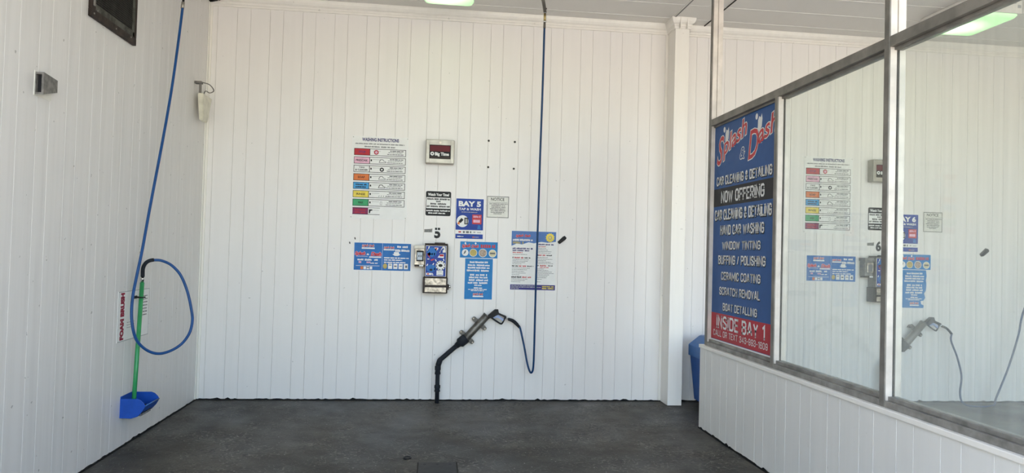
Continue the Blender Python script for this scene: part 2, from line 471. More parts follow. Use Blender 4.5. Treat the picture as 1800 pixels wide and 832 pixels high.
class Sign:
    """a flat board on a wall; local x runs right, z up, the face looks along local -y"""

    def __init__(self, name, label, cat, loc, rz, W, H, group=None):
        self.root = thing(name, label, cat, loc, rz, group)
        self.W, self.H, self.t = W, H, 0.004

    def _fn(self, layer):
        y = -(self.t + 0.0006 * layer)
        return lambda u, v: Vector((u, y, v))

    def panel(self, mat, t=0.004, rad=0.0, name='panel', pts=None):
        self.t = t
        W, H = self.W, self.H
        if pts is None:
            if rad:
                pts = []
                for cx, cz, a0 in ((W - rad, H - rad, 0), (rad, H - rad, 90), (rad, rad, 180), (W - rad, rad, 270)):
                    pts += [(cx + rad * math.cos(math.radians(a0 + a)), cz + rad * math.sin(math.radians(a0 + a))) for a in (0, 30, 60, 90)]
            else:
                pts = [(0, 0), (W, 0), (W, H), (0, H)]
        return MB().prism(pts, lambda u, v, d: Vector((u, d, v)), -t, 0).build(name, mat, self.root)

    def rects(self, name, rs, mat, layer=1, parent=None):
        b = MB(); f = self._fn(layer)
        for x0, z0, x1, z1 in rs: b.poly([(x0, z0), (x1, z0), (x1, z1), (x0, z1)], f)
        return b.build(name, mat, parent or self.root)

    def frames(self, name, rs, mat, wd=0.004, layer=2):
        out = []
        for x0, z0, x1, z1 in rs:
            out += [(x0, z0, x1, z0 + wd), (x0, z1 - wd, x1, z1), (x0, z0 + wd, x0 + wd, z1 - wd), (x1 - wd, z0 + wd, x1, z1 - wd)]
        return self.rects(name, out, mat, layer)

    def polys(self, name, ps, mat, layer=1):
        b = MB(); f = self._fn(layer)
        for p in ps: b.poly(p, f)
        return b.build(name, mat, self.root)

    def discs(self, name, ds, mat, layer=1, n=20):
        return self.polys(name, [[(cx + rx * math.cos(2 * math.pi * k / n), cz + rz * math.sin(2 * math.pi * k / n)) for k in range(n)] for cx, cz, rx, rz in ds], mat, layer)

    def text(self, name, s, x, z, h, mat, w=None, layer=3, bold=0.0, shear=0.0, rot=0.0, outline=None, align='c', shadow=None):
        """s set with cap height h, stretched to width w, baseline z, from x (align l) or centred on x (align c)"""
        vs, fs = text_mesh(s, bold, shear)
        x0 = min(v.x for v in vs); x1 = max(v.x for v in vs)
        cap = [v.y for v in text_mesh('H', bold, 0)[0]]; c0, c1 = min(cap), max(cap)
        sy = h / (c1 - c0); sx = (w / (x1 - x0)) if w else sy
        ww = (x1 - x0) * sx
        ox = x - (ww / 2 if align == 'c' else 0)
        ca, sa = math.cos(rot), math.sin(rot)

        def put(vs, fs, nm, mt, lay, dx=0, dz=0):
            f = self._fn(lay); b = MB()
            bv = []
            for v in vs:
                a, c = (v.x - x0) * sx, (v.y - c0) * sy
                if rot: 
                    a, c = a * ca - c * sa, a * sa + c * ca
                bv.append(b.bm.verts.new(f(ox + a + dx, z + c + dz)))
            for q in fs:
                try: b.bm.faces.new([bv[i] for i in q])
                except ValueError: pass
            return b.build(nm, mt, self.root)
        if shadow: put(*text_mesh(s, bold + shadow[1], shear), 'lettering_shadow', shadow[0], layer - 1, h * 0.05, -h * 0.07)
        if outline: put(*text_mesh(s, bold + outline[1], shear), 'lettering_outline', outline[0], layer - 1)
        return put(vs, fs, name, mat, layer)

    def block(self, name, s, x, z, h, w, mat, stroke=.17, layer=3, shadow=None):
        """s in condensed block capitals, cap height h, spread over width w from x"""
        gap = .52; hw = h * stroke / 2
        tot = sum((BLOCK[c][0] if c != ' ' else .25) + gap for c in s) - gap
        iw = w - 2 * hw; u = iw / tot

        def put(nm, mt, lay, hw_, dx, dz):
            b = MB(); f = self._fn(lay); k = 0.0
            for c in s:
                if c != ' ':
                    gw, ls = BLOCK[c]
                    for pl in ls:
                        pts = [(x + hw + (k + px * gw) * u, z + hw + py * (h - 2 * hw)) for px, py in pl]
                        for q in stroke_quads(pts, hw_):
                            b.poly([(p.x + dx, p.y + dz) for p in q], f)
                    for pl in ls:             # square off the free ends
                        if pl[0] == pl[-1]: continue
                        for e, o in ((pl[0], pl[1]), (pl[-1], pl[-2])):
                            if abs(e[0] - o[0]) < 1e-6 or abs(e[1] - o[1]) < 1e-6:
                                cx, cz = x + hw + (k + e[0] * gw) * u + dx, z + hw + e[1] * (h - 2 * hw) + dz
                                b.poly([(cx - hw_, cz - hw_), (cx + hw_, cz - hw_), (cx + hw_, cz + hw_), (cx - hw_, cz + hw_)], f)
                    k += gw + gap
                else: k += .25 + gap
            return b.build(nm, mt, self.root)
        if shadow: put('lettering_shadow', shadow[0], layer - 1, hw * 1.35, h * .07, -h * .08)
        return put(name, mat, layer, hw, 0, 0)

    def lines(self, name, rows, mat, seed, layer=2, letter=False):
        """small print too far off to read: words as short strokes"""
        rnd = random.Random(seed); rs = []
        for x0, x1, zc, h in rows:
            x = x0
            while x < x1 - h * 0.3:
                L = min(h * rnd.uniform(1.6, 5.0), x1 - x)
                if letter:
                    k = x
                    while k < x + L - h * .25:
                        lw = h * rnd.uniform(.38, .6)
                        rs.append((k, zc - h / 2 * rnd.choice((1, 1, .85)), min(k + lw, x1), zc + h / 2 * rnd.choice((1, 1, .8, .6))))
                        k += lw + h * .14
                else:
                    rs.append((x, zc - h / 2, x + L, zc + h / 2 * rnd.choice((1, .7))))
                x += L + h * 0.55
        return self.rects(name, rs, mat, layer)

    def logo(self, x, z, w, h, layer=3, strip=True):
        """the wash's small red script mark with its white outline and strip"""
        self.text('logo_script', 'Splash', x + w * .02, z + h * .34, h * .40, LOGORED, w=w * .48, bold=.035, shear=.3, align='l', layer=layer + 1, outline=(PAPER, .06), rot=.10)
        self.text('logo_script', 'Dash', x + w * .56, z + h * .36, h * .40, LOGORED, w=w * .40, bold=.035, shear=.3, align='l', layer=layer + 1, outline=(PAPER, .06), rot=.06)
        if strip:
            self.rects('logo_strip', [(x, z, x + w, z + h * .24)], PAPER, layer)

    def screws(self, pts, r=.005):
        for u, v in pts:
            MB().tube([(u, -self.t + .001, v), (u, -self.t - .003, v)], r, 8).build('screw', STEEL, self.root)


# ------------------------------------------------------------------ setting
XL, XR, ZC = -2.3625, 7.6, 4.19          # left wall, far wall of the next bay, ceiling
PER, GA, GB = 0.3316, -0.431, -0.296     # plank width pattern


def groove_positions(lo, hi, phase=0.0):
    k = math.floor((lo - GA) / PER) - 1; out = []
    while GA + PER * k + phase < hi:
        for g in (GA, GB):
            x = g + PER * k + phase
            if lo + .012 < x < hi - .012: out.append(x)
        k += 1
    return sorted(out)


def plank_profile(lo, hi, phase=0.0, hw=0.0022, dp=0.005):
    pr = [(lo, 0)]
    for g in groove_positions(lo, hi, phase):
        pr += [(g - hw, 0), (g, -dp), (g + hw, 0)]
    return pr + [(hi, 0)]


def plank_wall(name, lo, hi, z0, z1, fn, mat, phase=0.0, thick=0.15, hw=0.0022, dp=0.005):
    b = MB()
    pr = plank_profile(lo, hi, phase, hw, dp)
    pts = pr + [(hi, -thick), (lo, -thick)]
    t = bmesh.new()
    n = len(pts)
    A = [t.verts.new(fn(u, d, z0)) for u, d in pts]; B = [t.verts.new(fn(u, d, z1)) for u, d in pts]
    for i in range(n): t.faces.new((A[i], A[(i + 1) % n], B[(i + 1) % n], B[i]))
    t.faces.new(A); t.faces.new(B[::-1])
    b.join(t)
    return struct(b.build(name, mat))


# floor of both bays, and the sunlit concrete drive outside
def slab(name, x0, x1, y0, y1, z0, z1, mat):
    return struct(MB().box(x0, y0, z0, x1, y1, z1).build(name, mat))


slab('floor', -6.5, 13, -6.6, 0.2, -0.15, 0.0, FLOOR)
slab('driveway', -40, 46, -60, -6.6, -0.16, -0.01, CONC)
plank_wall('wall_back', XL, XR, 0.012, ZC, lambda u, d, z: Vector((u, -d, z)), WALL, hw=0.0021, dp=0.0065)
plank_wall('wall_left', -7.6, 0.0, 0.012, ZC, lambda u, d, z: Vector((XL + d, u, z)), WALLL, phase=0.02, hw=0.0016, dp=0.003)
plank_wall('wall_right', -7.6, 0.0, 0.012, ZC, lambda u, d, z: Vector((XR - d, u, z)), WALL)
plank_wall('wall_middle', -7.7, -1.1455, 0.010, 0.753, lambda u, d, z: Vector((2.538 + (-d if d < 0 else 0), u, z)), KNEE, phase=0.006, thick=0.142)
struct(MB().box(2.526, -7.7, 0.753, 2.694, -1.137, 0.785, 0.005).build('trim_1', TRIM))

# ceiling: soffit panels with fine seams running across the bays
pr = [(-7.6, 0)]
y = -0.235 - 0.407 * 18
while y < -0.1:
    pr += [(y - .006, 0), (y - .004, -.004), (y + .004, -.004), (y + .006, 0)]
    y += 0.407
pr += [(0.15, 0), (0.15, .18), (-7.6, .18)]
t = bmesh.new()
A = [t.verts.new((-3.2, u, ZC + d)) for u, d in pr]; B = [t.verts.new((XR + .3, u, ZC + d)) for u, d in pr]
for i in range(len(pr)): t.faces.new((A[i], A[(i + 1) % len(pr)], B[(i + 1) % len(pr)], B[i]))
t.faces.new(A); t.faces.new(B[::-1])
struct(MB().join(t).build('ceiling', CEIL))
struct(MB().box(2.505, -7.5, ZC - .006, 2.545, -.30, ZC, .002).build('trim_2', CEIL))
struct(MB().box(2.520, -7.5, ZC - .009, 2.530, -.30, ZC - .005).build('trim_3', GREYINK))
struct(MB().box(2.938, -7.5, ZC - .008, 2.948, -.06, ZC).build('trim_4', GAP))

CROWN = [(0, 0.0), (.014, 0.0), (.014, .022), (.020, .026), (.020, .046), (.027, .050), (.038, .060), (.050, .080), (.056, .104), (.056, .115), (0, .115)]
ZCR = 4.075


def crown_run(name, x0, x1):
    b = MB()
    b.prism(CROWN, lambda d, z, x: Vector((x, -d, ZCR + z)), x0, x1)
    return struct(b.build(name, TRIM))


crown_run('trim_5', XL, 2.548)
crown_run('trim_6', 2.70, XR)
for k, (x0, x1, y0) in enumerate(((XL, XL + .028, -.010), (2.520, 2.548, -.012), (2.70, 2.722, -.012))):
    struct(MB().box(x0, y0, .012, x1, .001, ZCR, .003).build('trim_%d' % (7 + k), TRIM))
struct(MB().box(XL - .001, -.045, .012, XL + .008, -.010, ZC, .002).build('trim_10', TRIM))


rnd = random.Random(9)
b = MB()
for k in range(7):
    cx = XL + .012 + .016 * k; r_ = .020 - .0018 * k + rnd.uniform(-.002, .002)
    b.tube([(cx - r_ * .9, -.046 - rnd.uniform(0, .012), ZC - .064 - rnd.uniform(0, .012)), (cx, -.044, ZC - .072 + .003 * k), (cx + r_ * .9, -.046, ZC - .060)], [r_ * .5, r_, r_ * .4], 9)
tag(b.build('dirt_clump', SEAL), 'black clump of dirt in the ceiling corner above the ivory antenna', 'dirt')


def bead(name, fn, L, seed):
    rnd = random.Random(seed); b = MB(); pts = []
    n = int(L / .035)
    for i in range(n + 1): pts.append((L * i / n, rnd.uniform(.008, .020) * (1.5 if rnd.random() < .12 else 1)))
    for (u0, h0), (u1, h1) in zip(pts, pts[1:]):
        b.poly([(u0, 0, .008), (u1, 0, .008), (u1, h1, .003), (u0, h0, .003)], fn)
        b.poly([(u0, h0, .003), (u1, h1, .003), (u1, h1 * .6, -.004), (u0, h0 * .6, -.004)], fn)
    return struct(b.build(name, SEAL))


bead('baseboard_back', lambda u, h, d: Vector((XL + u, -d - .001, h)), XR - XL, 1)
bead('baseboard_left', lambda u, h, d: Vector((XL + d + .001, -u, h)), 6.6, 2)
bead('baseboard_middle', lambda u, h, d: Vector((2.538 - d - .001, -1.1455 - u, h)), 5.4, 3)

# boxed column between the two bays, with the crown moulding mitred round its head
col = tag(bpy.data.objects.new('column', None), 'white boxed column with moulded capital between bay and window partition', 'column', kind='structure')
COL.objects.link(col); col.location = (2.62, -.12, 0)
CX0, CX1, CY = 2.548, 2.704, -.24
MB().box(CX0, CY, .006, CX1, .01, ZC, .003).build('shaft', TRIM, col)
b = MB()
for (d0, z0), (d1, z1) in zip(CROWN[1:], CROWN[2:-1]):
    ring = lambda d, z: [(CX0 - d, 0.0, ZCR + z), (CX0 - d, CY - d, ZCR + z), (CX1 + d, CY - d, ZCR + z), (CX1 + d, 0.0, ZCR + z)]
    r0, r1 = ring(d0, z0), ring(d1, z1)
    for i in range(3): b.poly([r0[i], r0[i + 1], r1[i + 1], r1[i]], lambda *p: Vector(p))
r0 = [(CX0 - .0, 0.0, ZCR), (CX0, CY, ZCR), (CX1, CY, ZCR), (CX1, 0.0, ZCR)]
r1 = [(CX0 - .014, 0.0, ZCR), (CX0 - .014, CY - .014, ZCR), (CX1 + .014, CY - .014, ZCR), (CX1 + .014, 0.0, ZCR)]
for i in range(3): b.poly([r0[i], r1[i], r1[i + 1], r0[i + 1]], lambda *p: Vector(p))
for gx in (CX0 + .035, CX1 - .045):
    b.box(gx, CY - .060, ZCR, gx + .008, CY - .012, ZC - .004)
b.build('capital', TRIM, col)
rehome(col)

# window partition: weathered aluminium frame (light and shade painted into its sides), soap-filmed panes below the transom, open above
XF = 2.556
win = bpy.data.objects.new('window_1', None); COL.objects.link(win); struct(win)
win['label'] = 'long aluminium framed window partition standing on low white plank wall'
win.location = (2.606, -4.4, .785)
POSTS = [-1.227, -2.497, -3.785, -5.07, -6.35]
MB().box(XF, -7.7, .785, 2.656, -1.205, .822, .003).box(XF + .022, -7.7, .822, 2.64, -1.205, .846, .003).build('sill', SILL, win)
MB().box(XF, -7.7, 2.832, 2.656, -1.205, 2.893, .003).box(XF + .03, -7.7, 2.815, 2.64, -1.249, 2.832, .002).build('transom', ALU, win)
FRAMEW = M('daylit_worn_aluminium', (0.66, 0.61, 0.56), 0.5, 0.1, var=0.10, scale=7)  # paler copy: daylight on the entrance-facing sides painted into the metal
for i, yp in enumerate(POSTS):
    top = ZC if i in (0, 2, 4) else 2.834
    b = MB()
    b.box(XF + .004, yp - .022, .80, XF + .047, yp + .020, top, .002)
    b.box(XF + .053, yp - .022, .80, 2.656, yp + .020, top, .002)
    b.box(XF + .046, yp - .012, .80, XF + .054, yp + .012, top)
    p = b.build('mullion', FRAMEW, win)
    MB().box(XF - .003, yp - .0225, .789, XF + .0065, yp + .0225, top, .002).build('mullion_shaded_face', ALU, p)  # dark skin paints shade onto the bay-facing side of each post
    MB().box(XF + .048, yp - .026, .84, XF + .060, yp - .022, 2.815).build('gasket', GAP, p)
for i in range(1, 4):
    MB().box(2.603, POSTS[i + 1] + .02, .835, 2.609, POSTS[i] - .02, 2.822).build('pane', GLASS, win)
MB().box(2.603, POSTS[1] + .02, .835, 2.609, POSTS[0] - .02, 2.822).build('pane', GLASS, win)
rehome(win)

# ------------------------------------------------------------------ partition sign (vinyl on the first pane)
s = Sign('window_sign', 'tall blue and red service list sign filling the first pane of the window partition', 'sign', (2.602, -1.247, .846), -math.pi / 2, 1.229, 1.97)
Z0 = .846
s.panel(SIGNBLUE, .003)
s.rects('red_band', [(0, .016, 1.229, 1.10 - Z0)], SIGNRED, 1)
s.rects('black_band', [(0, 2.072 - Z0, 1.229, 2.236 - Z0)], SIGNBLACK, 1)
s.rects('white_edge', [(0, 0.0, 1.229, .012)], VINYLW, 1)
for tx, a, c, z0, z1, bd in (('CAR CLEANING & DETAILING', .062, 1.12, 2.262, 2.345, .03), ('NOW OFFERING', .167, 1.0, 2.10, 2.206, .045),
                             ('CAR CLEANING & DETAILING', .034, 1.125, 1.945, 2.04, .04), ('HAND CAR WASHING', .162, 1.005, 1.81, 1.897, .04),
                             ('WINDOW TINTING', .213, .948, 1.678, 1.75, .04), ('BUFFING / POLISHING', .132, 1.038, 1.545, 1.625, .04),
                             ('CERAMIC COATING', .202, .958, 1.405, 1.478, .04), ('SCRATCH REMOVAL', .171, .954, 1.27, 1.342, .04),
                             ('BOAT DETALLING', .252, .911, 1.132, 1.20, .04)):
    s.block('lettering', tx, a, z0 - Z0, z1 - z0, c - a, VINYLW, stroke=.17 if tx == 'NOW OFFERING' else .165, shadow=None if tx == 'NOW OFFERING' else (SIGNBLACK, .025))
s.block('lettering', 'INSIDE BAY 1', .122, .966 - Z0, .117, .93, VINYLW, stroke=.165)
s.block('lettering', 'CALL OR TEXT 343-993-1609', .055, .893 - Z0, .054, 1.045, VINYLW, stroke=.135)
s.text('logo_script', 'S', .06, 2.455 - Z0, .255, LOGORED, w=.150, align='l', bold=.008, shear=.35, outline=(VINYLW, .024), layer=4)
s.text('logo_script', 'plash', .185, 2.525 - Z0, .150, LOGORED, w=.52, align='l', bold=.014, shear=.35, rot=.26, outline=(VINYLW, .036), layer=4)
s.text('logo_script', 'D', .70, 2.425 - Z0, .235, LOGORED, w=.20, align='l', bold=.008, shear=.35, rot=.10, outline=(VINYLW, .024), layer=4)
s.text('logo_script', 'ash', .885, 2.530 - Z0, .150, LOGORED, w=.33, align='l', bold=.014, shear=.35, rot=.26, outline=(VINYLW, .036), layer=4)
s.text('ampersand', '&', .545, 2.455 - Z0, .095, SIGNBLUE, w=.085, align='l', bold=.02, shear=.3, outline=(VINYLW, .06), layer=4)
for cx, cz in ((.265, 2.70), (.895, 2.70)):
    z = cz - Z0
    s.polys('splash_mark', [[(cx - .035, z - .04), (cx - .005, z - .075), (cx + .035, z - .03), (cx + .045, z + .03), (cx + .035, z + .075), (cx + .015, z + .045), (cx - .01, z + .06), (cx - .03, z + .03)]], VINYLW, 1)
    s.discs('splash_drop', [(cx - .055, z + .065, .022, .026)], VINYLW, 1, 12)


# ------------------------------------------------------------------ the wall furniture of one bay
BAY = {5: dict(dx=0.0, where='in the near bay', far=''), 6: dict(dx=5.055, where='behind the window glass', far='')}


def instruction_board(bay):
    dx = BAY[bay]['dx']
    lab = 'white washing instructions board with eight coloured rows ' + ('on the open bay wall' if bay == 5 else 'seen through the window pane')
    s = Sign('instruction_board', lab, 'sign', (-.876 + dx, 0, 1.915), 0, .592, .877, 'washing instruction boards')
    s.panel(PAPER, .004, .012)
    s.text('heading', 'WASHING INSTRUCTIONS', .296, .822, .036, NAVYINK, w=.385, bold=.03)
    s.lines('small_print', [(.035, .55, .795, .012), (.13, .45, .765, .014)], GREYINK, 3, letter=True)
    cols = [RED, PINK, PAPER, ORANGE, SKYB, YELLOW, GREEN, MAROON]
    names = ['STOP', 'PRESOAK', None, 'SOAP', None, 'RINSE', 'WAX', None]
    pitch = .0895; hh = .070
    for i in range(8):
        z1 = .742 - pitch * i; z0 = z1 - hh
        c = s.rects('row_colour', [(.026, z0, .188, z1)], cols[i], 1)
        if names[i]:
            s.text('row_name', names[i], .107, z0 + .024, .022, INK if i else NAVYINK, bold=.02, w=.018 * len(names[i]))
        elif i == 2:
            s.text('row_name', 'TIRE', .107, z0 + .042, .015, INK, bold=.02, w=.06)
            s.text('row_name', '& CLEANER', .107, z0 + .014, .018, INK, bold=.03, w=.13)
        else:
            s.lines('row_name', [(.05, .165, z0 + .046, .016), (.05, .16, z0 + .020, .016)], INK if i == 4 else RED, 11 + i, 3, letter=True)
        full = not (i == 7 and bay == 5)
        if full:
            s.frames('row_frame', [(.024, z0 - .002, .190, z1 + .002), (.186, z0 - .002, .566, z1 + .002)], INK, .005)
            s.lines('small_print', [(.40, .54, z1 - .016, .010), (.38, .53, z1 - .032, .006), (.37, .54, z0 + .018, .008)], GREYINK, 31 + i)
        else:
            s.rects('row_frame', [(.024, z1 - .002, .31, z1 + .002), (.024, z0 - .002, .31, z0 + .003)], INK, 2)
        if i: s.rects('row_number', [(.198, z0 + .028, .212, z0 + .048)], INK, 2)
        s.rects('row_rule', [(.22, z0 + .045, .30, z0 + .049)], PALEINK, 2)
        if i == 0:
            s.discs('stop_icon', [(.255, z0 + .035, .025, .025)], RED, 3); s.discs('stop_icon_centre', [(.255, z0 + .035, .015, .015)], PINK, 4)
        elif i == 2:
            s.discs('tire_icon', [(.318, z0 + .032, .022, .022)], INK, 3); s.discs('tire_icon_centre', [(.318, z0 + .032, .010, .010)], PAPER, 4)
        elif i in (1, 3, 4):
            s.polys('car_icon', [[(.285, z0 + .014), (.36, z0 + .014), (.358, z0 + .03), (.34, z0 + .035), (.328, z0 + .052), (.302, z0 + .052), (.29, z0 + .033)]], GREYINK if i != 4 else INK, 3)
            s.polys('car_icon_body', [[(.291, z0 + .019), (.354, z0 + .019), (.352, z0 + .027), (.336, z0 + .031), (.324, z0 + .046), (.306, z0 + .046), (.296, z0 + .030)]], PAPER, 4)
        elif i == 5:
            s.polys('drop_icon', [[(.29 + .024 * k, z0 + .012), (.297 + .024 * k, z0 + .012), (.303 + .024 * k, z0 + .03)] for k in range(5)], INK, 3)
        elif i == 6:
            s.frames('bottle_icon', [(.31, z0 + .015, .33, z0 + .05)], GREYINK, .003, 3)
        else:
            s.polys('gun_icon', [[(.196, z0 + .012), (.208, z0 + .012), (.214, z0 + .038), (.232, z0 + .042), (.232, z0 + .054), (.196, z0 + .054)]], INK, 3)
    s.screws([(.012, .862), (.580, .862), (.012, .015), (.580, .015)])


def timer_box(bay):
    dx = BAY[bay]['dx']
    lab = 'steel timer box with dark red display ' + ('above the black and white sign' if bay == 5 else 'cut by the mullion, behind glass')
    x0, z0, W, H, D = -.101 + dx, 2.520, .302, .255, .10
    r = thing('timer_box', lab, 'timer', (x0, 0, z0), 0, 'timer boxes')
    MB().box(0, -D + .012, 0, W, 0, H, .010).build('housing', STEEL, r)
    b = MB()   # bezel ring
    wx, wz0, wz1 = .040, .050, .195
    b.box(.004, -D - .006, .004, wx, -D + .014, H - .004, .004).box(W - wx, -D - .006, .004, W - .004, -D + .014, H - .004, .004)
    b.box(wx - .002, -D - .006, .004, W - wx + .002, -D + .014, wz0, .004).box(wx - .002, -D - .006, wz1, W - wx + .002, -D + .014, H - .004, .004)
    b.build('bezel', STEEL, r)
    MB().tube([(W / 2, -D - .004, .223), (W / 2, -D - .012, .223)], .012, 12).build('lock', SCUFF, r)
    d = MB().box(wx - .004, -D + .002, wz0 - .004, W - wx + .004, -D + .008, wz1 + .004).build('display', BLACK, r)
    f = lambda u, v: Vector((u, -D + .0012, v))
    MB().poly([(.046, .128), (.256, .128), (.256, .190), (.046, .190)], f).build('red_lens', SMOKERED, d)
    MB().poly([(.046, .056), (.256, .056), (.256, .074), (.046, .074)], f).build('lower_lens', DKBROWN, d)
    vs, fs = text_mesh('Big Time', .05, 0)
    for pts, fcs, nm in ((vs, fs, 'lettering'),):
        b = MB(); x_a = min(v.x for v in pts); x_b = max(v.x for v in pts)
        bv = [b.bm.verts.new(Vector((.098 + (v.x - x_a) / (x_b - x_a) * .148, -D + .0004, .086 + v.y * .045))) for v in pts]
        for q in fcs: b.bm.faces.new([bv[i] for i in q])
        b.build(nm, PAPER, d)
    MB().poly([(.070 + .020 * math.cos(k * .3142), .102 + .020 * math.sin(k * .3142)) for k in range(20)], lambda u, v: Vector((u, -D + .0004, v))).build('round_mark', PAPER, d)
    MB().poly([(.070 + .009 * math.cos(k * .3142), .102 + .009 * math.sin(k * .3142)) for k in range(20)], lambda u, v: Vector((u, -D - .0004, v))).build('round_mark_centre', GREYINK, d)


def watch_sign(bay):
    dx = BAY[bay]['dx']
    s = Sign('timing_sign', 'square black and white sign ' + ('beneath the near timer box' if bay == 5 else 'cut by the mullion in the far bay'), 'sign', (-.085 + dx, 0, 1.970), 0, .268, .262, 'black timing signs')
    s.panel(INK, .004, .016)
    s.rects('white_field', [(.006, .078, .262, .196)], PAPER, 1)
    s.text('heading', 'Watch Your Time!', .134, .212, .030, PAPER, w=.225, bold=.04)
    s.lines('small_print', [(.015, .255, .178, .018), (.11, .16, .154, .016), (.05, .22, .128, .018), (.012, .256, .100, .018)], INK, 5, letter=True)
    s.lines('white_print', [(.008, .262, .054, .016), (.03, .21, .028, .015)], PAPER, 6, letter=True)


def bay_sign(bay):
    dx = BAY[bay]['dx']
    s = Sign('bay_sign', 'deep blue BAY %d tap payment sign ' % bay + ('above the round-picture sticker' if bay == 5 else 'cut by the mullion behind the glass'), 'sign', (.238 + dx, 0, 1.728), 0, .300, .441, 'bay payment signs')
    s.panel(PAPER, .004)
    s.rects('blue_field', [(.003, .100, .297, .436), (.003, .006, .297, .056)], BLUE3, 1)
    s.text('heading', 'BAY %d' % bay, .148, .352, .058, PAPER, w=.24, bold=.05)
    s.text('subheading', 'TAP & WASH', .15, .312, .025, PAPER, w=.235, bold=.03)
    s.lines('small_print', [(.06, .23, .292, .008)], PALEINK, 7)
    s.discs('picture_disc', [(.075, .193, .064, .064)], PAPER, 2)
    s.polys('hand_with_card', [[(.030, .188), (.062, .228), (.085, .208), (.055, .172)]], INK, 3)
    s.polys('fingers', [[(.018, .165), (.034, .190), (.048, .172), (.040, .152)]], ORANGE, 3)
    s.rects('reader_picture', [(.094, .160, .134, .232)], INK, 3)
    s.rects('reader_screen', [(.103, .170, .126, .220)], PALEINK, 4)
    s.rects('red_box', [(.178, .165, .278, .268)], LOGORED, 2)
    s.rects('red_box_label', [(.190, .182, .262, .212)], PINK, 3)
    s.lines('red_box_print', [(.19, .27, .245, .022)], PINK, 8, 3, letter=True)
    s.polys('faint_figure', [[(.235, .112), (.275, .112), (.262, .155), (.242, .155)]], BLUE, 2)
    s.rects('card_logo', [(.082, .066, .102, .088), (.116, .066, .146, .088), (.158, .066, .172, .088)], GREYINK, 2)
    s.rects('card_logo_colour', [(.034, .070, .062, .084)], RED, 2)
    s.rects('card_logo_pale', [(.195, .070, .215, .084), (.235, .070, .275, .080)], PALEINK, 2)
    s.rects('footer_print', [(.022, .024, .058, .034), (.060, .026, .09, .031)], PAPER, 2)
    s.rects('footer_mark', [(.185, .020, .205, .030)], ORANGE, 2)
    s.rects('footer_line', [(.205, .022, .255, .028)], PALEINK, 2)


def notice_sign(bay):
    dx = BAY[bay]['dx'] + (.03 if bay == 6 else 0)
    s = Sign('notice_sign', 'small framed white NOTICE sign ' + ('right of the blue bay sign' if bay == 5 else 'seen through the last pane'), 'sign', (.568 + dx, 0, 1.967), 0, .243, .238, 'small notice signs')
    s.panel(ACR, .004)
    s.frames('border', [(.004, .004, .239, .234)], GREYINK, .006)
    s.text('heading', 'NOTICE', .118, .186, .032, INK, w=.145, bold=.012)
    s.rects('rule', [(.02, .166, .225, .169)], GREYINK, 2)
    s.lines('small_print', [(.03, .225, .152, .010), (.05, .21, .134, .010), (.05, .205, .116, .010), (.035, .20, .098, .010), (.045, .205, .080, .010), (.045, .19, .062, .010), (.075, .165, .046, .010)], GREYINK, 9, letter=True)
    s.screws([(.119, .233), (.119, .008)], .006)


def wide_poster(bay):
    dx = BAY[bay]['dx'] - (.005 if bay == 6 else 0)
    s = Sign('payment_poster', 'wide blue two-panel payment poster ' + ('left of the pay station' if bay == 5 else 'behind the second window pane'), 'poster', (-.826 + dx, 0, 1.364), 0, .608, .302, 'wide blue payment posters')
    s.panel(PAPER, .002)
    s.rects('blue_field', [(.008, .008, .300, .296), (.302, .008, .600, .296)], BLUE, 1)
    s.logo(.085, .232, .135, .060)
    s.logo(.314, .222, .115, .052)
    s.text('heading', 'Splash', .016, .166, .036, LOGORED, w=.11, align='l', bold=.05, shear=.25, outline=(PINK, .05))
    s.text('heading', '&', .137, .166, .018, PAPER, w=.03, align='l', bold=.03)
    s.text('heading', 'Dash', .182, .160, .040, LOGORED, w=.11, align='l', bold=.05, shear=.25, outline=(PINK, .05))
    s.rects('white_strip', [(.165, .140, .29, .152), (.03, .150, .15, .153), (.03, .052, .275, .056)], PAPER, 2)
    s.lines('print', [(.045, .19, .117, .020), (.22, .265, .117, .018), (.18, .255, .082, .012)], PAPER, 12, letter=True)
    s.lines('red_print', [(.058, .088, .090, .022), (.14, .18, .090, .018)], PINK, 13, letter=True)
    s.rects('card', [(.078 + .032 * k, .016, .104 + .032 * k, .046) for k in range(1, 4)], PAPER, 2)
    s.rects('orange_card', [(.078, .016, .106, .046)], ORANGE, 2)
    s.rects('card_stripe', [(.142, .030, .170, .038)], INK, 3)
    s.lines('panel_heading', [(.455, .565, .262, .022), (.435, .585, .222, .024)], PAPER, 14, letter=True)
    s.polys('cup', [[(.405, .182), (.432, .165), (.465, .165), (.495, .180), (.478, .184), (.474, .206), (.424, .206), (.420, .184)]], PAPER, 2)
    s.lines('print', [(.32, .58, .142, .012), (.32, .51, .120, .012), (.32, .55, .096, .012)], PAPER, 15)
    s.discs('gold_badge', [(.333, .054, .022, .028)], GOLD, 2)
    s.rects('badge', [(.365 + .055 * k, .026, .408 + .055 * k, .082) for k in range(4)], PAPER, 2)
    s.rects('badge_print', [(.374, .062, .400, .070), (.428, .048, .455, .062), (.484, .052, .51, .060), (.545, .04, .565, .066)], GREYINK, 3)


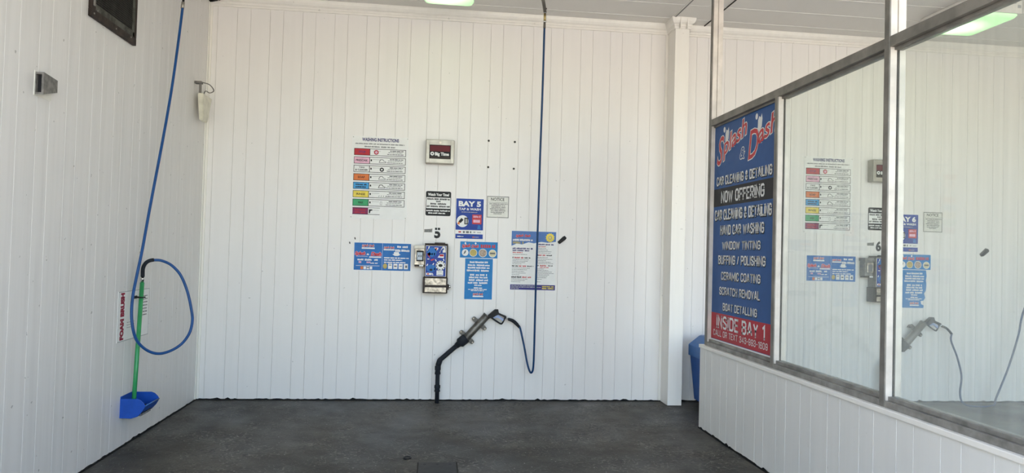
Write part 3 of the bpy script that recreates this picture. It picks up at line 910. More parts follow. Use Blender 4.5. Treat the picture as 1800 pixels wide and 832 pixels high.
def round_picture_sticker(bay):
    dx = BAY[bay]['dx']
    s = Sign('product_sticker', 'bright blue sticker with four round pictures ' + ('under the near bay sign' if bay == 5 else 'in the far bay'), 'sticker', (.296 + dx, 0, 1.530), 0, .404, .174, 'four-picture stickers')
    s.panel(BLUE2, .002)
    s.lines('red_heading', [(.22, .385, .128, .036)], LOGORED, 16, letter=True)
    s.text('logo_script', 'Splash', .02, .108, .032, LOGORED, w=.09, align='l', bold=.04, shear=.3, rot=.1, outline=(PINK, .05))
    s.text('logo_script', 'Dash', .12, .108, .032, LOGORED, w=.08, align='l', bold=.04, shear=.3, rot=.05, outline=(PINK, .05))
    s.discs('splash_drop', [(.055, .155, .008, .012), (.165, .155, .009, .012)], PAPER, 2, 10)
    s.discs('picture_ring', [(.055, .055, .036, .036), (.142, .055, .042, .042), (.245, .055, .045, .045), (.350, .052, .042, .042)], PAPER, 2)
    s.discs('picture_gold', [(.142, .055, .037, .037)], GOLD, 3)
    s.discs('picture_tan', [(.245, .055, .040, .040)], TAN, 3)
    s.discs('picture_cream', [(.350, .052, .036, .036)], M('cream_ink', (.72, .66, .42), .4), 3)
    s.polys('figure_print', [[(.035, .035), (.05, .075), (.066, .080), (.058, .05)]], GREYINK, 3)
    s.rects('stamp_print', [(.322, .044, .378, .062)], GREYINK, 4)


def tall_poster(bay):
    dx = BAY[bay]['dx']
    lab = 'narrow tall blue text poster ' + ('below the round-picture sticker' if bay == 5 else 'with a torn right edge in the far bay')
    s = Sign('text_poster', lab, 'poster', (.354 + dx, 0, 1.086), 0, .298, .437, 'tall blue text posters')
    if bay == 5: s.panel(BLUE2, .002)
    else:
        s.panel(BLUE2, .002, pts=[(0, 0), (.262, 0), (.268, .03), (.235, .045), (.228, .08), (.262, .085), (.285, .12), (.27, .17), (.29, .2), (.298, .27), (.29, .32), (.298, .37), (.29, .437), (0, .437)])
    rows = [(.050, .245, .398, .020), (.03, .265, .366, .018), (.03, .268, .338, .018), (.02, .27, .308, .020), (.055, .24, .262, .020), (.045, .25, .234, .018), (.045, .25, .206, .020), (.035, .255, .176, .020), (.105, .185, .150, .016)]
    s.lines('print', rows, PAPER, 18, letter=True)
    s.lines('small_print', [(.10, .19, .122, .012), (.04, .24, .106, .009), (.07, .21, .092, .008)], PAPER, 19)
    s.logo(.090, .024, .115, .055)


def stickers_over_box(bay):
    dx = BAY[bay]['dx']
    s = Sign('number_sticker', 'black bay number %d sticker with white edge above the pay station' % bay, 'sticker', (.008 + dx, 0, 1.722), 0, .09, .135, 'bay number stickers')
    s.t = 0
    s.text('number_outline', str(bay), .040, .004, .122, PAPER, w=.075, bold=.09, layer=1)
    s.text('number', str(bay), .040, .008, .112, INK, w=.066, bold=.05, layer=2)
    if bay == 5:
        s.rects('missing_strip', [(.002, .082, .080, .096), (.036, .096, .042, .13)], PAPER, 3)
    s = Sign('tape_scrap', 'worn grey scrap of tape left of the bay number %d' % bay, 'tape', (-.092 + dx, 0, 1.786), 0, .086, .046, 'grey tape scraps')
    s.panel(TAPE, .0015, pts=[(0, .004), (.084, .006), (.086, .046), (.05, .040), (0, .036)])
    s.lines('print', [(.008, .08, .030, .008), (.008, .08, .016, .008)], GREYINK, 21)


def pay_station(bay):
    dx = BAY[bay]['dx']
    r = thing('pay_station', 'wall pay box with blue stickered face and scuffed vault plates, ' + ('open bay' if bay == 5 else 'behind glass'), 'pay box', (-.078 + dx, 0, 1.150), 0, 'wall pay boxes')
    D = .135
    MB().box(0, -D, .165, .243, 0, .512, .006).build('upper_case', DKBROWN if bay == 5 else GREYBOX, r)
    b = MB(); b.box(.0, -D - .004, .512, .240, -.01, .522, .002); b.box(.10, -D - .006, .520, .21, -.02, .532, .003)
    b.build('hood', DKBROWN, r)
    door = MB().box(.006, -D - .012, .172, .228, -D, .500, .004).build('door', M('steel_edge', (.42, .40, .37), .4, .7), r)
    y = -D - .0126
    f0 = lambda u, v: Vector((u, y, v)); f1 = lambda u, v: Vector((u, y - .0006, v)); f2 = lambda u, v: Vector((u, y - .0012, v))
    MB().poly([(.012, .178), (.222, .178), (.222, .494), (.012, .494)], f0).build('face_sticker', BLUE3, door)

    def dec(nm, polys, mt, f=f1):
        b = MB()
        for p in polys: b.poly(p, f)
        b.build(nm, mt, door)
    ci = lambda cx, cz, rx, rz, n=18: [(cx + rx * math.cos(2 * math.pi * k / n), cz + rz * math.sin(2 * math.pi * k / n)) for k in range(n)]
    sq = lambda x0, z0, x1, z1: [(x0, z0), (x1, z0), (x1, z1), (x0, z1)]
    dec('blue_patch', [ci(.075, .43, .05, .05), ci(.07, .26, .05, .04)], BLUE)
    rnd = random.Random(4)
    fl = []
    for cx, cz in ((.042, .478), (.032, .452), (.10, .41), (.03, .295), (.092, .305), (.108, .255), (.118, .345), (.088, .198), (.20, .352)):
        a = rnd.uniform(-.6, .6); fl.append([(cx + (u * math.cos(a) - v * math.sin(a)), cz + (u * math.sin(a) + v * math.cos(a))) for u, v in ((-.005, -.012), (.005, -.012), (.005, .012), (-.005, .012))])
    dec('white_fleck', fl, PAPER)
    dec('red_mark', [[(.024, .412), (.052, .430), (.070, .405), (.052, .398), (.058, .365), (.040, .385)], [(.06, .350), (.098, .362), (.104, .352), (.07, .338)]], LOGORED)
    dec('white_mark', [sq(.072, .40, .084, .42), sq(.028, .352, .050, .362)], PAPER)
    dec('shield_sticker', [[(.098, .478), (.140, .478), (.138, .462), (.119, .442), (.100, .462)]], PAPER)
    dec('shield_sticker_centre', [[(.106, .474), (.132, .474), (.119, .452)]], LOGORED, f2)
    dec('swoosh_sticker', [[(.150, .425), (.160, .425), (.172, .470), (.190, .492), (.214, .485), (.218, .430), (.186, .428), (.188, .452), (.205, .470), (.186, .474), (.168, .450)]], ACR)
    dec('red_badge', [[(.135, .375), (.20, .372), (.20, .412), (.160, .412)]], PAPER)
    dec('red_badge_print', [sq(.155, .388, .197, .408)], RED, f2)
    dec('round_sticker', [ci(.168, .292, .050, .050)], PAPER)
    dec('round_sticker_ring', [[(.168 + r_ * math.cos(a), .292 + r_ * math.sin(a)) for r_, a in ((.047, q), (.047, q + .3), (.037, q + .3), (.037, q))] for q in [k * .63 for k in range(10)]], INK, f2)
    dec('round_sticker_centre', [ci(.168, .292, .022, .016)], INK, f2)
    dec('code_label', [sq(.128, .188, .198, .240)], PAPER)
    dec('code_label_print', [sq(.140, .222, .186, .228), sq(.140, .196, .186, .202)], PALEINK, f2)
    dec('card_label', [sq(.020, .190, .078, .212)], PAPER)
    dec('card_label_print', [ci(.040, .201, .010, .008)], RED, f2)
    dec('coin_slot', [ci(.070, .244, .016, .012)], BLACK, f2)
    v = MB().box(-.012, -D - .015, 0, .247, 0, .166, .005).build('coin_vault', DKBROWN, r)
    MB().box(.010, -D - .021, .085, .232, -D - .012, .158, .003).build('vault_plate', SCUFF, v)
    MB().box(.010, -D - .021, .010, .232, -D - .012, .062, .003).build('vault_plate', SCUFF, v)
    lk = MB().box(.245, -.09, .035, .262, -.045, .095, .003).build('lock_housing', DKBROWN, r)
    MB().tube([(.258, -.068, .068), (.282, -.068, .068)], .017, 14).build('lock', CHROME, lk)

    r = thing('card_reader', 'small card reader in steel hood fixed left of the ' + ('near pay box' if bay == 5 else 'far pay box'), 'card reader', (-.182 + dx, 0, 1.425), 0, 'card readers')
    if bay == 5:
        MB().box(0, -.115, .018, .103, 0, .186, .004).build('body', SCUFF, r)
    else:
        MB().box(0, -.100, .018, .103, 0, .186, .006).build('body', GREYBOX, r)
    MB().box(-.006, -.125, .186, .103, 0, .192, .001).box(-.006, -.118, .192, .103, -.112, .222, .001).box(-.008, -.12, .186, -.002, 0, .222, .001).build('hood', STEEL if bay == 5 else GREYBOX, r)
    k = MB().box(.018, -.121, .056, .094, -.113, .168, .004).build('keypad', BLACK if bay == 5 else SCUFF, r)
    f = lambda u, v: Vector((u, -.1216, v))
    if bay == 5:
        MB().poly([(.026, .070), (.080, .070), (.080, .150), (.026, .150)], f).build('screen', SCREEN, k)
        b = MB()
        for sx in (.040, .062): b.poly([(sx, .100), (sx + .008, .100), (sx + .008, .120), (sx, .120)], lambda u, v: Vector((u, -.1222, v)))
        b.build('screen_print', INK, k)
    else:
        MB().poly([(.030, .068), (.082, .068), (.082, .150), (.030, .150)], f).build('screen', GREYINK, k)
    sh = MB().box(0, -.112, 0, .103, -.02, .018, .002).build('shelf', DKBROWN, r)
    MB().box(.050, -.118, .002, .092, -.110, .018, .001).build('printer_slot', PAPER, sh)


def clip_bracket(bay):
    dx = BAY[bay]['dx'] - (.0 if bay == 5 else .03)
    c = Vector((1.400 + dx, 0, 1.752))
    r = thing('hose_clip', 'small black slanted clip on the wall ' + ('right of the white price poster' if bay == 5 else 'seen through the last pane'), 'clip', c, 0, 'black wall clips')
    ang = math.radians(41)
    fn = lambda u, v, d: Vector((u * math.cos(ang) - v * math.sin(ang), d, u * math.sin(ang) + v * math.cos(ang)))
    MB().prism([(-.052, -.018), (.03, -.022), (.050, -.016), (.050, .016), (.03, .020), (-.052, .014)], fn, -.035, 0, .003).build('clip_body', BLACK, r)
    MB().prism([(-.056, -.022), (.055, -.024), (.055, .023), (-.056, .020)], fn, -.006, 0, .001).build('backing', PAPER if bay == 5 else GREYBOX, r)


def holster_and_gun(bay):
    dx = Vector((BAY[bay]['dx'] - (.04 if bay == 6 else 0), 0, 0))
    P = lambda px, py, Y: at(px, py, Y) + dx
    dim = bay == 6
    place = 'in the near bay' if bay == 5 else 'seen through the last pane'
    # steel tube holster
    a, c = P(816.6, 597.5, -.085), P(856, 555, -.085)
    ax = (c - a).normalized(); nx = Vector((-ax.z, 0, ax.x))
    r = thing('gun_holster', 'slanted steel tube holster with four mounting ears ' + place, 'holster', Vector((a.x, -.005, a.z)), 0, 'steel gun holsters')
    b = MB(); b.tube([a - ax * .01, a + ax * .0, c - ax * .004, c], [.037, .040, .040, .037], 28)
    b.tube([c - ax * .012, c + ax * .003], .0425, 28)
    b.build('barrel', BRUSHED, r)
    L = (c - a).length
    for tpos in (.10, .66):
        for sg in (1, -1):
            m0 = a + ax * (L * tpos)
            b = MB()
            fn = lambda u, v, d: m0 + ax * u + nx * (sg * v) + Vector((0, d, 0))
            b.prism([(-.024, .020), (.024, .020), (.022, .085), (.012, .096), (-.012, .096), (-.022, .085)], fn, .015, .022, .001)
            b.prism([(-.024, .068), (.024, .068), (.022, .072), (-.022, .072)], fn, .015, .085, .001)
            e = b.build('mounting_ear', EARM, r)
            h0 = m0 + nx * (sg * .083)
            MB().tube([h0 + Vector((0, .0155, 0)), h0 + Vector((0, .011, 0))], .007, 10).build('bolt', SCUFF, e)
    rehome(r)
    # black drain pipe from the holster to the floor
    if True:
        e0 = P(820, 594, -.085); e1 = P(800.8, 609.6, -.085); el = P(773, 633.5, -.10); v0 = P(769.8, 642, -.11); v1 = P(769, 711, -.12)
        v1.x = v0.x; v1.z = 0.0
        r = thing('drain_pipe', 'black bent drain pipe from holster down to floor ' + place, 'pipe', v1, 0, 'black drain pipes')
        dd = (e1 - e0).normalized()
        b = MB(); b.tube([e0, e0 + dd * .012, e0 + dd * .085, e0 + dd * .095, e0 + dd * .105, e0 + dd * .14], [.044, .053, .053, .046, .034, .029], 22)
        b.build('coupling', RUBBER, r)
        path = [e1 - dd * .02, e1.lerp(el, .4), el - (el - e1).normalized() * .014] + spline([el - (el - e1).normalized() * .014, el + Vector((.001, 0, -.002)), v0 + Vector((0, 0, -.012))], 6)[1:]
        MB().tube(path + [v0 + Vector((0, 0, -.05))], .0255, 20).build('sloping_pipe', RUBBER, r)
        MB().tube([v0 + Vector((0, 0, .0)), v1], .0225, 20).build('upright_pipe', RUBBER, r)
        for py, hgt in ((651, .045), (683, .035)):
            q = P(769.3, py, -.115); q.x = v0.x; q.y = v0.y + (v1.y - v0.y) * (v0.z - q.z) / v0.z
            MB().tube([q + Vector((0, 0, hgt)), q + Vector((0, 0, hgt - .006)), q + Vector((0, 0, .006)), q + Vector((0, 0, -.006)), q - Vector((0, 0, hgt - .006)), q - Vector((0, 0, hgt))],
                      [.027, .0315, .0315, .026, .0315, .028], 20).build('pipe_collar', RUBBER, r)
        q = P(772, 636, -.105)
        MB().tube([el.lerp(v0, .2) + Vector((.006, 0, .012)), el.lerp(v0, .9) + Vector((0, 0, -.01))], .0295, 18).build('elbow', RUBBER, r)
        rehome(r)
    # spray gun hanging in the holster
    G = -.085
    pc = lambda u, v: P(850 + u / 16.64, 535 + v / 16.64, G)
    fn = lambda u, v, d: pc(u, v) + Vector((0, d, 0))
    r = thing('spray_gun', 'black pressure washer gun on blue hose resting in the holster ' + place, 'spray gun', pc(350, 300), 0, 'pressure washer guns')
    gm = BLACK
    MB().prism([(120, 330), (335, 150), (425, 150), (440, 262), (640, 335), (665, 350), (660, 385), (620, 395), (440, 300), (400, 300), (250, 405), (165, 405)], fn, -.024, .024, .003).build('gun_body', gm, r)
    gpts = spline([pc(235, 400), pc(380, 500), pc(495, 572), pc(545, 560), pc(600, 460), pc(632, 385)], 6)
    MB().tube(gpts, .0085, 10).build('trigger_guard', gm, r)
    MB().prism([(262, 402), (400, 308), (595, 432), (556, 505), (470, 420), (390, 385), (320, 415)], fn, -.010, .010, .002).build('trigger', TRIG, r)
    MB().tube([pc(180, 350), a + ax * .05], .013, 12).build('lance', CHROME, r)
    MB().tube([pc(640, 380), pc(668, 396), pc(672, 398), pc(705, 415), pc(708, 417), pc(740, 445)], [.009, .009, .012, .012, .009, .009], 14).build('swivel', CHROME, r)
    if bay == 5:
        hp = [pc(725, 438), pc(860, 490), pc(960, 575), pc(1060, 690)]
        MB().tube(spline(hp, 6), [.0155 + .003 * min(1, i / 6) if i < 14 else .0165 - .0006 * (i - 14) for i in range(19)], 14).build('hose_guard', RUBBER, r)
        top = [P(957, 49, -.60), P(954, 150, -.53), P(950, 260, -.44), P(946, 380, -.35), P(942, 500, -.27), P(939, 610, -.20)]
        bot = [P(937.8, 640, -.185), P(936, 653, -.175), P(932, 654.5, -.165), P(927, 640, -.155), P(921.5, 610, -.14), P(915, 580, -.12), pc(1052, 680)]
        MB().tube(spline(top + bot, 8), .0105, 14).build('hose', HOSEN, r)
        f1, f2, f3, f4, f5 = P(958, 21.5, -.60), P(957.8, 24, -.60), P(957.6, 37, -.60), P(957.3, 39.5, -.60), P(957, 50, -.60)
        MB().tube([f2, f3], .0125, 12).build('brass_fitting', BRASS, r)
        MB().tube([f1, f2], .0155, 12).tube([f3, f4], .0145, 12).build('ferrule', CHROME, r)
        MB().tube([f4, f5], .012, 12).build('hose_crimp', GREYM, r)
        end = f1
    else:
        hp = [pc(725, 438), pc(860, 490), pc(960, 575), pc(1060, 690)]
        MB().tube(spline(hp, 6), .013, 14).build('hose_guard', RUBBER, r)
        pts = [pc(1050, 680), at(1672, 600, -.14), at(1683, 630, -.16), at(1690, 662, -.18), Vector((5.985, -.20, .14)), Vector((6.01, -.22, .035)), Vector((6.10, -.27, .012)), Vector((6.28, -.27, .012)), Vector((6.38, -.24, .03)), at(1751, 700, -.22), at(1772, 648, -.22), at(1790, 590, -.24), at(1800, 545, -.26), Vector((6.90, -.34, 1.7)), Vector((7.0, -.5, 2.8)), Vector((7.02, -.6, 3.96))]
        MB().tube(spline(pts, 8), .0105, 14).build('hose', HOSEN, r)
        end = Vector((7.02, -.6, 3.96))
        MB().tube([end - Vector((0, 0, .02)), end], .0145, 12).build('ferrule', CHROME, r)
    rehome(r)
    return end


def hose_boom(end, pivot, label):
    r = thing('hose_boom', label, 'boom', (pivot[0], pivot[1], ZC), 0, 'ceiling hose booms')
    pv = Vector(pivot); e = Vector(end)
    h = Vector((e.x - pv.x, e.y - pv.y, 0)).normalized()
    path = [pv, pv.lerp(Vector((e.x, e.y, pv.z)), .5)] + spline([Vector((e.x, e.y, 0)) - h * .36 + Vector((0, 0, pv.z)), Vector((e.x, e.y, 0)) - h * .16 + Vector((0, 0, pv.z - .012)), Vector((e.x, e.y, 0)) - h * .05 + Vector((0, 0, min(pv.z - .05, e.z + .07))), e], 6)
    MB().tube(path, .017, 16).build('arm', GREYM, r)
    MB().tube([(pv.x, pv.y, ZC), (pv.x, pv.y, ZC - .01), (pv.x, pv.y, ZC - .011), (pv.x, pv.y, ZC - .10)], [.09, .09, .035, .035], 24).build('swivel_mount', GREYM, r)
    MB().tube([path[-6] + Vector((.008, 0, 0)), path[-6] + Vector((.022, 0, 0))], .008, 10).build('set_screw', BLACK, r)
    rehome(r)


def ceiling_lamp(x0, x1, y0, y1, label):
    r = thing('ceiling_lamp', label, 'ceiling lamp', ((x0 + x1) / 2, (y0 + y1) / 2, ZC), 0, 'box ceiling lamps')
    hx, hy = (x1 - x0) / 2, (y1 - y0) / 2
    MB().box(-hx, -hy, -.128, hx, hy, 0, .008).build('housing', LAMPBOX, r)
    t = bmesh.new()
    rings = []
    for ins, z in ((.016, -.126), (.014, -.134), (.030, -.156), (.050, -.160)):
        ring = []
        for sx, sy, a0 in ((1, 1, 0), (-1, 1, 90), (-1, -1, 180), (1, -1, 270)):
            rd = .045
            for a in (0, 30, 60, 90):
                ring.append(t.verts.new((sx * (hx - ins - rd) + rd * math.cos(math.radians(a0 + a)), sy * (hy - ins - rd) + rd * math.sin(math.radians(a0 + a)), z)))
        rings.append(ring)
    for p, q in zip(rings, rings[1:]):
        for i in range(16):
            f = t.faces.new((p[i], p[(i + 1) % 16], q[(i + 1) % 16], q[i])); f.smooth = True
    t.faces.new(rings[-1])
    MB().join(t).build('lens', LENS, r)
    b = MB()
    for k in range(2): b.box(hx - .10 + .05 * k, -hy - .003, -.075 + .04 * (k == 0), hx - .065 + .05 * k, -hy + .002, -.045 + .04 * (k == 0))
    b.build('knockout', PALEINK, r)


for bay in (5, 6):
    instruction_board(bay); timer_box(bay); watch_sign(bay); bay_sign(bay); notice_sign(bay); wide_poster(bay)
    round_picture_sticker(bay); tall_poster(bay); stickers_over_box(bay); pay_station(bay); clip_bracket(bay)
g5 = holster_and_gun(5)
g6 = holster_and_gun(6)
hose_boom(g5, (.42, -2.7, 4.11), 'grey pipe boom under the ceiling carrying the near spray gun hose')
hose_boom(g6, (5.5, -2.7, 4.11), 'grey pipe boom under the ceiling of the far bay carrying its gun hose')
ceiling_lamp(-.165, .345, -1.25, -.585, 'box ceiling lamp with glowing green-white lens at the top of the near bay')
ceiling_lamp(5.06, 5.64, -1.36, -.70, 'box ceiling lamp with glowing green lens seen through the window glass')

# white price poster on the open bay wall
s = Sign('price_poster', 'large white poster with blue top and yellow badge behind the hanging blue hose', 'poster', (.845, 0, 1.193), 0, .495, .645)
s.panel(PAPER, .002)
s.polys('blue_header', [[(0.004, .478), (.06, .505), (.12, .497), (.19, .522), (.25, .512), (.33, .530), (.40, .522), (.491, .535), (.491, .641), (.004, .641)]], BLUE4, 1)
s.rects('purple_footer', [(.002, .006, .493, .062)], PURPLE, 1)
s.text('logo_script', 'Splash', .050, .575, .026, LOGORED, w=.085, align='l', bold=.04, shear=.3, rot=.1, outline=(PINK, .04))
s.text('logo_script', 'Dash', .145, .578, .026, LOGORED, w=.065, align='l', bold=.04, shear=.3, rot=.05, outline=(PINK, .04))
s.lines('header_print', [(.018, .24, .545, .022)], PAPER, 41, 3, letter=True)
s.lines('header_gold_print', [(.018, .135, .515, .024)], GOLD, 42, 3, letter=True)
n = 24
s.polys('badge', [[(.425 + (.052 if k % 2 else .042) * math.cos(2 * math.pi * k / n), .578 + (.052 if k % 2 else .042) * math.sin(2 * math.pi * k / n)) for k in range(n)]], YELLOW, 2)
s.discs('badge_centre', [(.425, .578, .020, .020)], BLUE4, 3)
s.discs('badge_inner', [(.425, .578, .015, .015)], YELLOW, 4)
s.lines('heading_print', [(.018, .24, .452, .018), (.018, .20, .430, .016), (.29, .47, .502, .016)], NAVYINK, 43, letter=True)
s.lines('red_print', [(.02, .13, .408, .012), (.04, .14, .352, .016), (.09, .17, .262, .016), (.13, .23, .142, .016), (.30, .38, .478, .010), (.31, .38, .385, .016), (.32, .39, .272, .016), (.32, .42, .252, .010)], LOGORED, 44, letter=True)
s.lines('black_print', [(.02, .03, .354, .018), (.15, .22, .352, .014), (.015, .085, .262, .016), (.18, .25, .262, .012), (.012, .12, .142, .018), (.29, .31, .385, .016), (.39, .465, .385, .014), (.29, .31, .272, .014), (.41, .46, .272, .012)], INK, 45, letter=True)
s.lines('small_print', [(.02, .18, .388, .005), (.02, .20, .332, .005), (.02, .19, .316, .005), (.02, .16, .300, .005), (.02, .12, .284, .005), (.015, .21, .240, .005), (.015, .18, .222, .005), (.015, .15, .204, .005), (.015, .17, .186, .005), (.015, .10, .168, .005), (.012, .19, .122, .005), (.012, .16, .106, .005), (.012, .11, .090, .005)]
        + [(.285, .285 + q, z, .005) for q, z in ((.10, .458), (.12, .442), (.16, .426), (.15, .41), (.12, .36), (.17, .342), (.10, .326), (.16, .310), (.18, .294), (.08, .236), (.13, .220), (.17, .204), (.19, .188), (.14, .172), (.12, .156), (.11, .140), (.06, .124), (.05, .095))], GREYINK, 46)
s.lines('footer_print', [(.012, .27, .050, .009), (.012, .27, .034, .009), (.012, .10, .018, .009), (.29, .34, .034, .008)], PALEINK, 47)
s.lines('footer_gold_print', [(.35, .48, .044, .013), (.35, .48, .024, .015)], YELLOW, 48, letter=True)

# leftover screws of a removed board
for (x, z, wd) in ((.570, 2.800, 'upper left'), (.855, 2.800, 'upper right'), (.572, 2.514, 'lower left'), (.851, 2.508, 'lower right')):
    r = thing('wall_screw', 'small dark screw left in the bare wall, %s of four above the notice sign' % wd, 'screw', (x, 0, z), 0, 'leftover wall screws')
    MB().tube([(0, 0, 0), (0, -.004, 0), (0, -.010, 0), (0, -.013, 0)], [.006, .006, .010, .007], 12).build('screw_head', BLACK, r)
    MB().tube([(0, .0, 0), (0, -.0025, 0)], .013, 14).build('washer', STEEL, r)
for x, z, wd in ((-.815, 1.703, 'upper'), (-.868, 1.655, 'lower')):
    o = MB().prism([(-.006, .012), (.004, .010), (.008, -.012), (-.002, -.010)], lambda u, v, d: Vector((u, d, v)), -.008, 0, .001).build('wall_nail', INK)
    o.location = (x, 0, z)
    tag(o, 'tiny black nail stub, %s of two by the top left of the wide blue poster' % wd, 'nail', 'nail stubs')

# ------------------------------------------------------------------ left wall
# screened vent
VY0, VY1, VZ0, VZ1 = -2.51, -1.80, 3.125, 3.835
r = thing('wall_vent', 'dark rusty framed mesh vent high on the left wall', 'vent', (XL, (VY0 + VY1) / 2, VZ0))
b = MB(); fwid = .055
b.box(XL, VY0, VZ0, XL + .026, VY1, VZ0 + fwid, .004).box(XL, VY0, VZ1 - fwid, XL + .026, VY1, VZ1, .004)
b.box(XL, VY0, VZ0 + fwid, XL + .026, VY0 + fwid, VZ1 - fwid, .004).box(XL, VY1 - .03, VZ0 + fwid, XL + .026, VY1, VZ1 - fwid, .004)
b.build('frame', RUSTY, r)
MB().box(XL + .0, VY0 + .05, VZ0 + fwid, XL + .022, VY1 - .03, VZ0 + fwid + .045, .003).box(XL, VY1 - .06, VZ0 + fwid, XL + .022, VY1 - .03, VZ1 - fwid, .003).build('inner_flange', DUST, r)
MB().box(XL + .026, VY0 + .012, VZ0 + .075, XL + .034, VY0 + .035, VZ1 - .03, .003).build('edge_strip', ALU, r)
b = MB()
y = VY0 + fwid
while y < VY1 - .04:
    b.box(XL + .010, y, VZ0 + .05, XL + .014, y + .0035, VZ1 - .05); y += .016
z = VZ0 + fwid
while z < VZ1 - .05:
    b.box(XL + .011, VY0 + .05, z, XL + .015, VY1 - .03, z + .0035); z += .016
b.build('mesh', MESHM, r)
MB().box(XL, VY0 + .05, VZ0 + .05, XL + .004, VY1 - .03, VZ1 - .05).build('backing', GAP, r)
for yy, zz in ((VY0 + .03, VZ0 + .025), (VY0 + .075, VZ0 + .058), (VY1 - .10, VZ0 + .040), (VY1 - .35, VZ0 + .025)):
    MB().tube([(XL + .024, yy, zz), (XL + .030, yy, zz)], .006, 8).build('rivet', ALU, r)
rehome(r)

# grey horn-shaped sensor
r = thing('wall_sensor', 'small grey tapered metal box high on the left wall, below the vent', 'sensor', (XL, -3.09, 2.465))
t = bmesh.new()
N_, F_ = -3.10, -2.925
ring = lambda y, x, z0, z1: [t.verts.new(p) for p in ((XL, y, z0), (x, y, z0), (x, y, z1), (XL, y, z1))]
R0 = ring(N_, XL + .052, 2.458, 2.590); R1 = ring(F_, XL + .040, 2.505, 2.580)
inn = [t.verts.new(p) for p in ((XL + .008, N_, 2.470), (XL + .040, N_, 2.470), (XL + .040, N_, 2.578), (XL + .008, N_, 2.578))]
dp = [t.verts.new(v.co + Vector((0, .05, 0))) for v in inn]
for i in range(4):
    j = (i + 1) % 4
    t.faces.new((R0[i], R0[j], R1[j], R1[i])); t.faces.new((R0[i], R0[j], inn[j], inn[i])); t.faces.new((inn[i], inn[j], dp[j], dp[i]))
t.faces.new(R1); t.faces.new(dp)
MB().join(t).build('horn', GREYBOX, r)
MB().box(XL + .010, N_ + .02, 2.472, XL + .038, N_ + .03, 2.576).build('dark_window', INK, r)
MB().tube([(XL + .02, F_ - .005, 2.54), (XL + .02, F_ + .012, 2.54)], .014, 10).build('cable_gland', GREYBOX, r)
MB().box(XL, N_ - .006, 2.452, XL + .004, F_ + .006, 2.598, .001).build('backplate', ACR, r)
rehome(r)

# ivory wedge antenna in the corner
r = thing('wall_antenna', 'ivory wedge antenna on a bracket in the back left corner', 'antenna', (XL, -.40, 3.2))
xa, xb = XL + .034, XL + .090
t = bmesh.new()
T_ = [t.verts.new(p) for p in ((xa, -.40, 3.078), (xb, -.40, 3.078), (xb, -.125, 3.078), (xa, -.125, 3.078))]
B_ = [t.verts.new(p) for p in ((xa + .024, -.40, 2.812), (xb, -.40, 2.806), (xb, -.255, 2.806), (xa + .024, -.255, 2.812))]
for i in range(4): t.faces.new((T_[i], T_[(i + 1) % 4], B_[(i + 1) % 4], B_[i]))
t.faces.new(T_); t.faces.new(B_[::-1])
bmesh.ops.bevel(t, geom=t.edges[:], offset=.006, segments=2, affect='EDGES')
MB().join(t).build('housing', IVORY, r)
MB().box(xa + .006, -.385, 3.070, xa + .028, -.365, 3.19, .003).build('mast', ALU, r)
MB().box(XL, -.40, 3.172, xa + .034, -.345, 3.196, .004).tube([(XL + .05, -.41, 3.185), (XL + .05, -.33, 3.185)], .006, 8).build('bracket', GREYBOX, r)
MB().tube(spline([(XL + .06, -.36, 3.192), (XL + .105, -.27, 3.19), (XL + .125, -.20, 3.15), (XL + .10, -.24, 3.115), (XL + .085, -.32, 3.115), (XL + .075, -.345, 3.075)], 8), .005, 8).build('cable', GREYBOX, r)
rehome(r)

# foam brush sign
s = Sign('foam_brush_sign', 'white foam brush sign with red upright letters behind the green handle', 'sign', (XL, -1.876, .828), math.pi / 2, .580, .388)
s.panel(PAPER, .003)
s.text('heading', 'FOAM BRUSH', .105, .012, .066, M('sign_crimson', (.30, .02, .05), .5), w=.365, bold=.075, rot=math.pi / 2, align='l')
s.lines('small_print', [(.38, .54, .33 - .026 * k, .009) for k in range(7)], GREYINK, 51)
s.lines('faint_print', [(.16, .30, .14 - .02 * k, .006) for k in range(3)], PALEINK, 52)
s.frames('border', [(0, 0, .58, .388)], PALEINK, .006, 1)

# blue brush pan on the wall
r = thing('brush_pan', 'open blue plastic pan on the left wall holding the brush', 'brush holder', (XL, -1.63, .235))
prof = [(0.0, .235), (.085, .232), (.130, .246), (.165, .285), (.187, .327)]
side = [(0, .235), (.085, .232), (.130, .246), (.165, .285), (.187, .327), (.175, .350), (.150, .374), (.125, .384), (0, .384)]
for yy in (-1.772, -1.493):
    MB().prism(side, lambda u, v, d: Vector((XL + u, yy + d, v)), 0, .006, .0015).build('side_wall', PANB, r)
b = MB()
for (u0, v0), (u1, v1) in zip(prof, prof[1:]):
    nrm = Vector((-(v1 - v0), (u1 - u0))).normalized() * .005
    b.prism([(u0, v0), (u1, v1), (u1 + nrm.x, v1 + nrm.y), (u0 + nrm.x, v0 + nrm.y)], lambda u, v, d: Vector((XL + u, d, v)), -1.768, -1.489)
b.build('scoop', PANB, r)
MB().box(XL, -1.768, .235, XL + .005, -1.489, .40, .001).build('back_plate', PANB, r)
MB().tube([(XL + .184, -1.768, .329), (XL + .184, -1.489, .329)], .005, 8).build('lip', BINLID, r)
rehome(r)

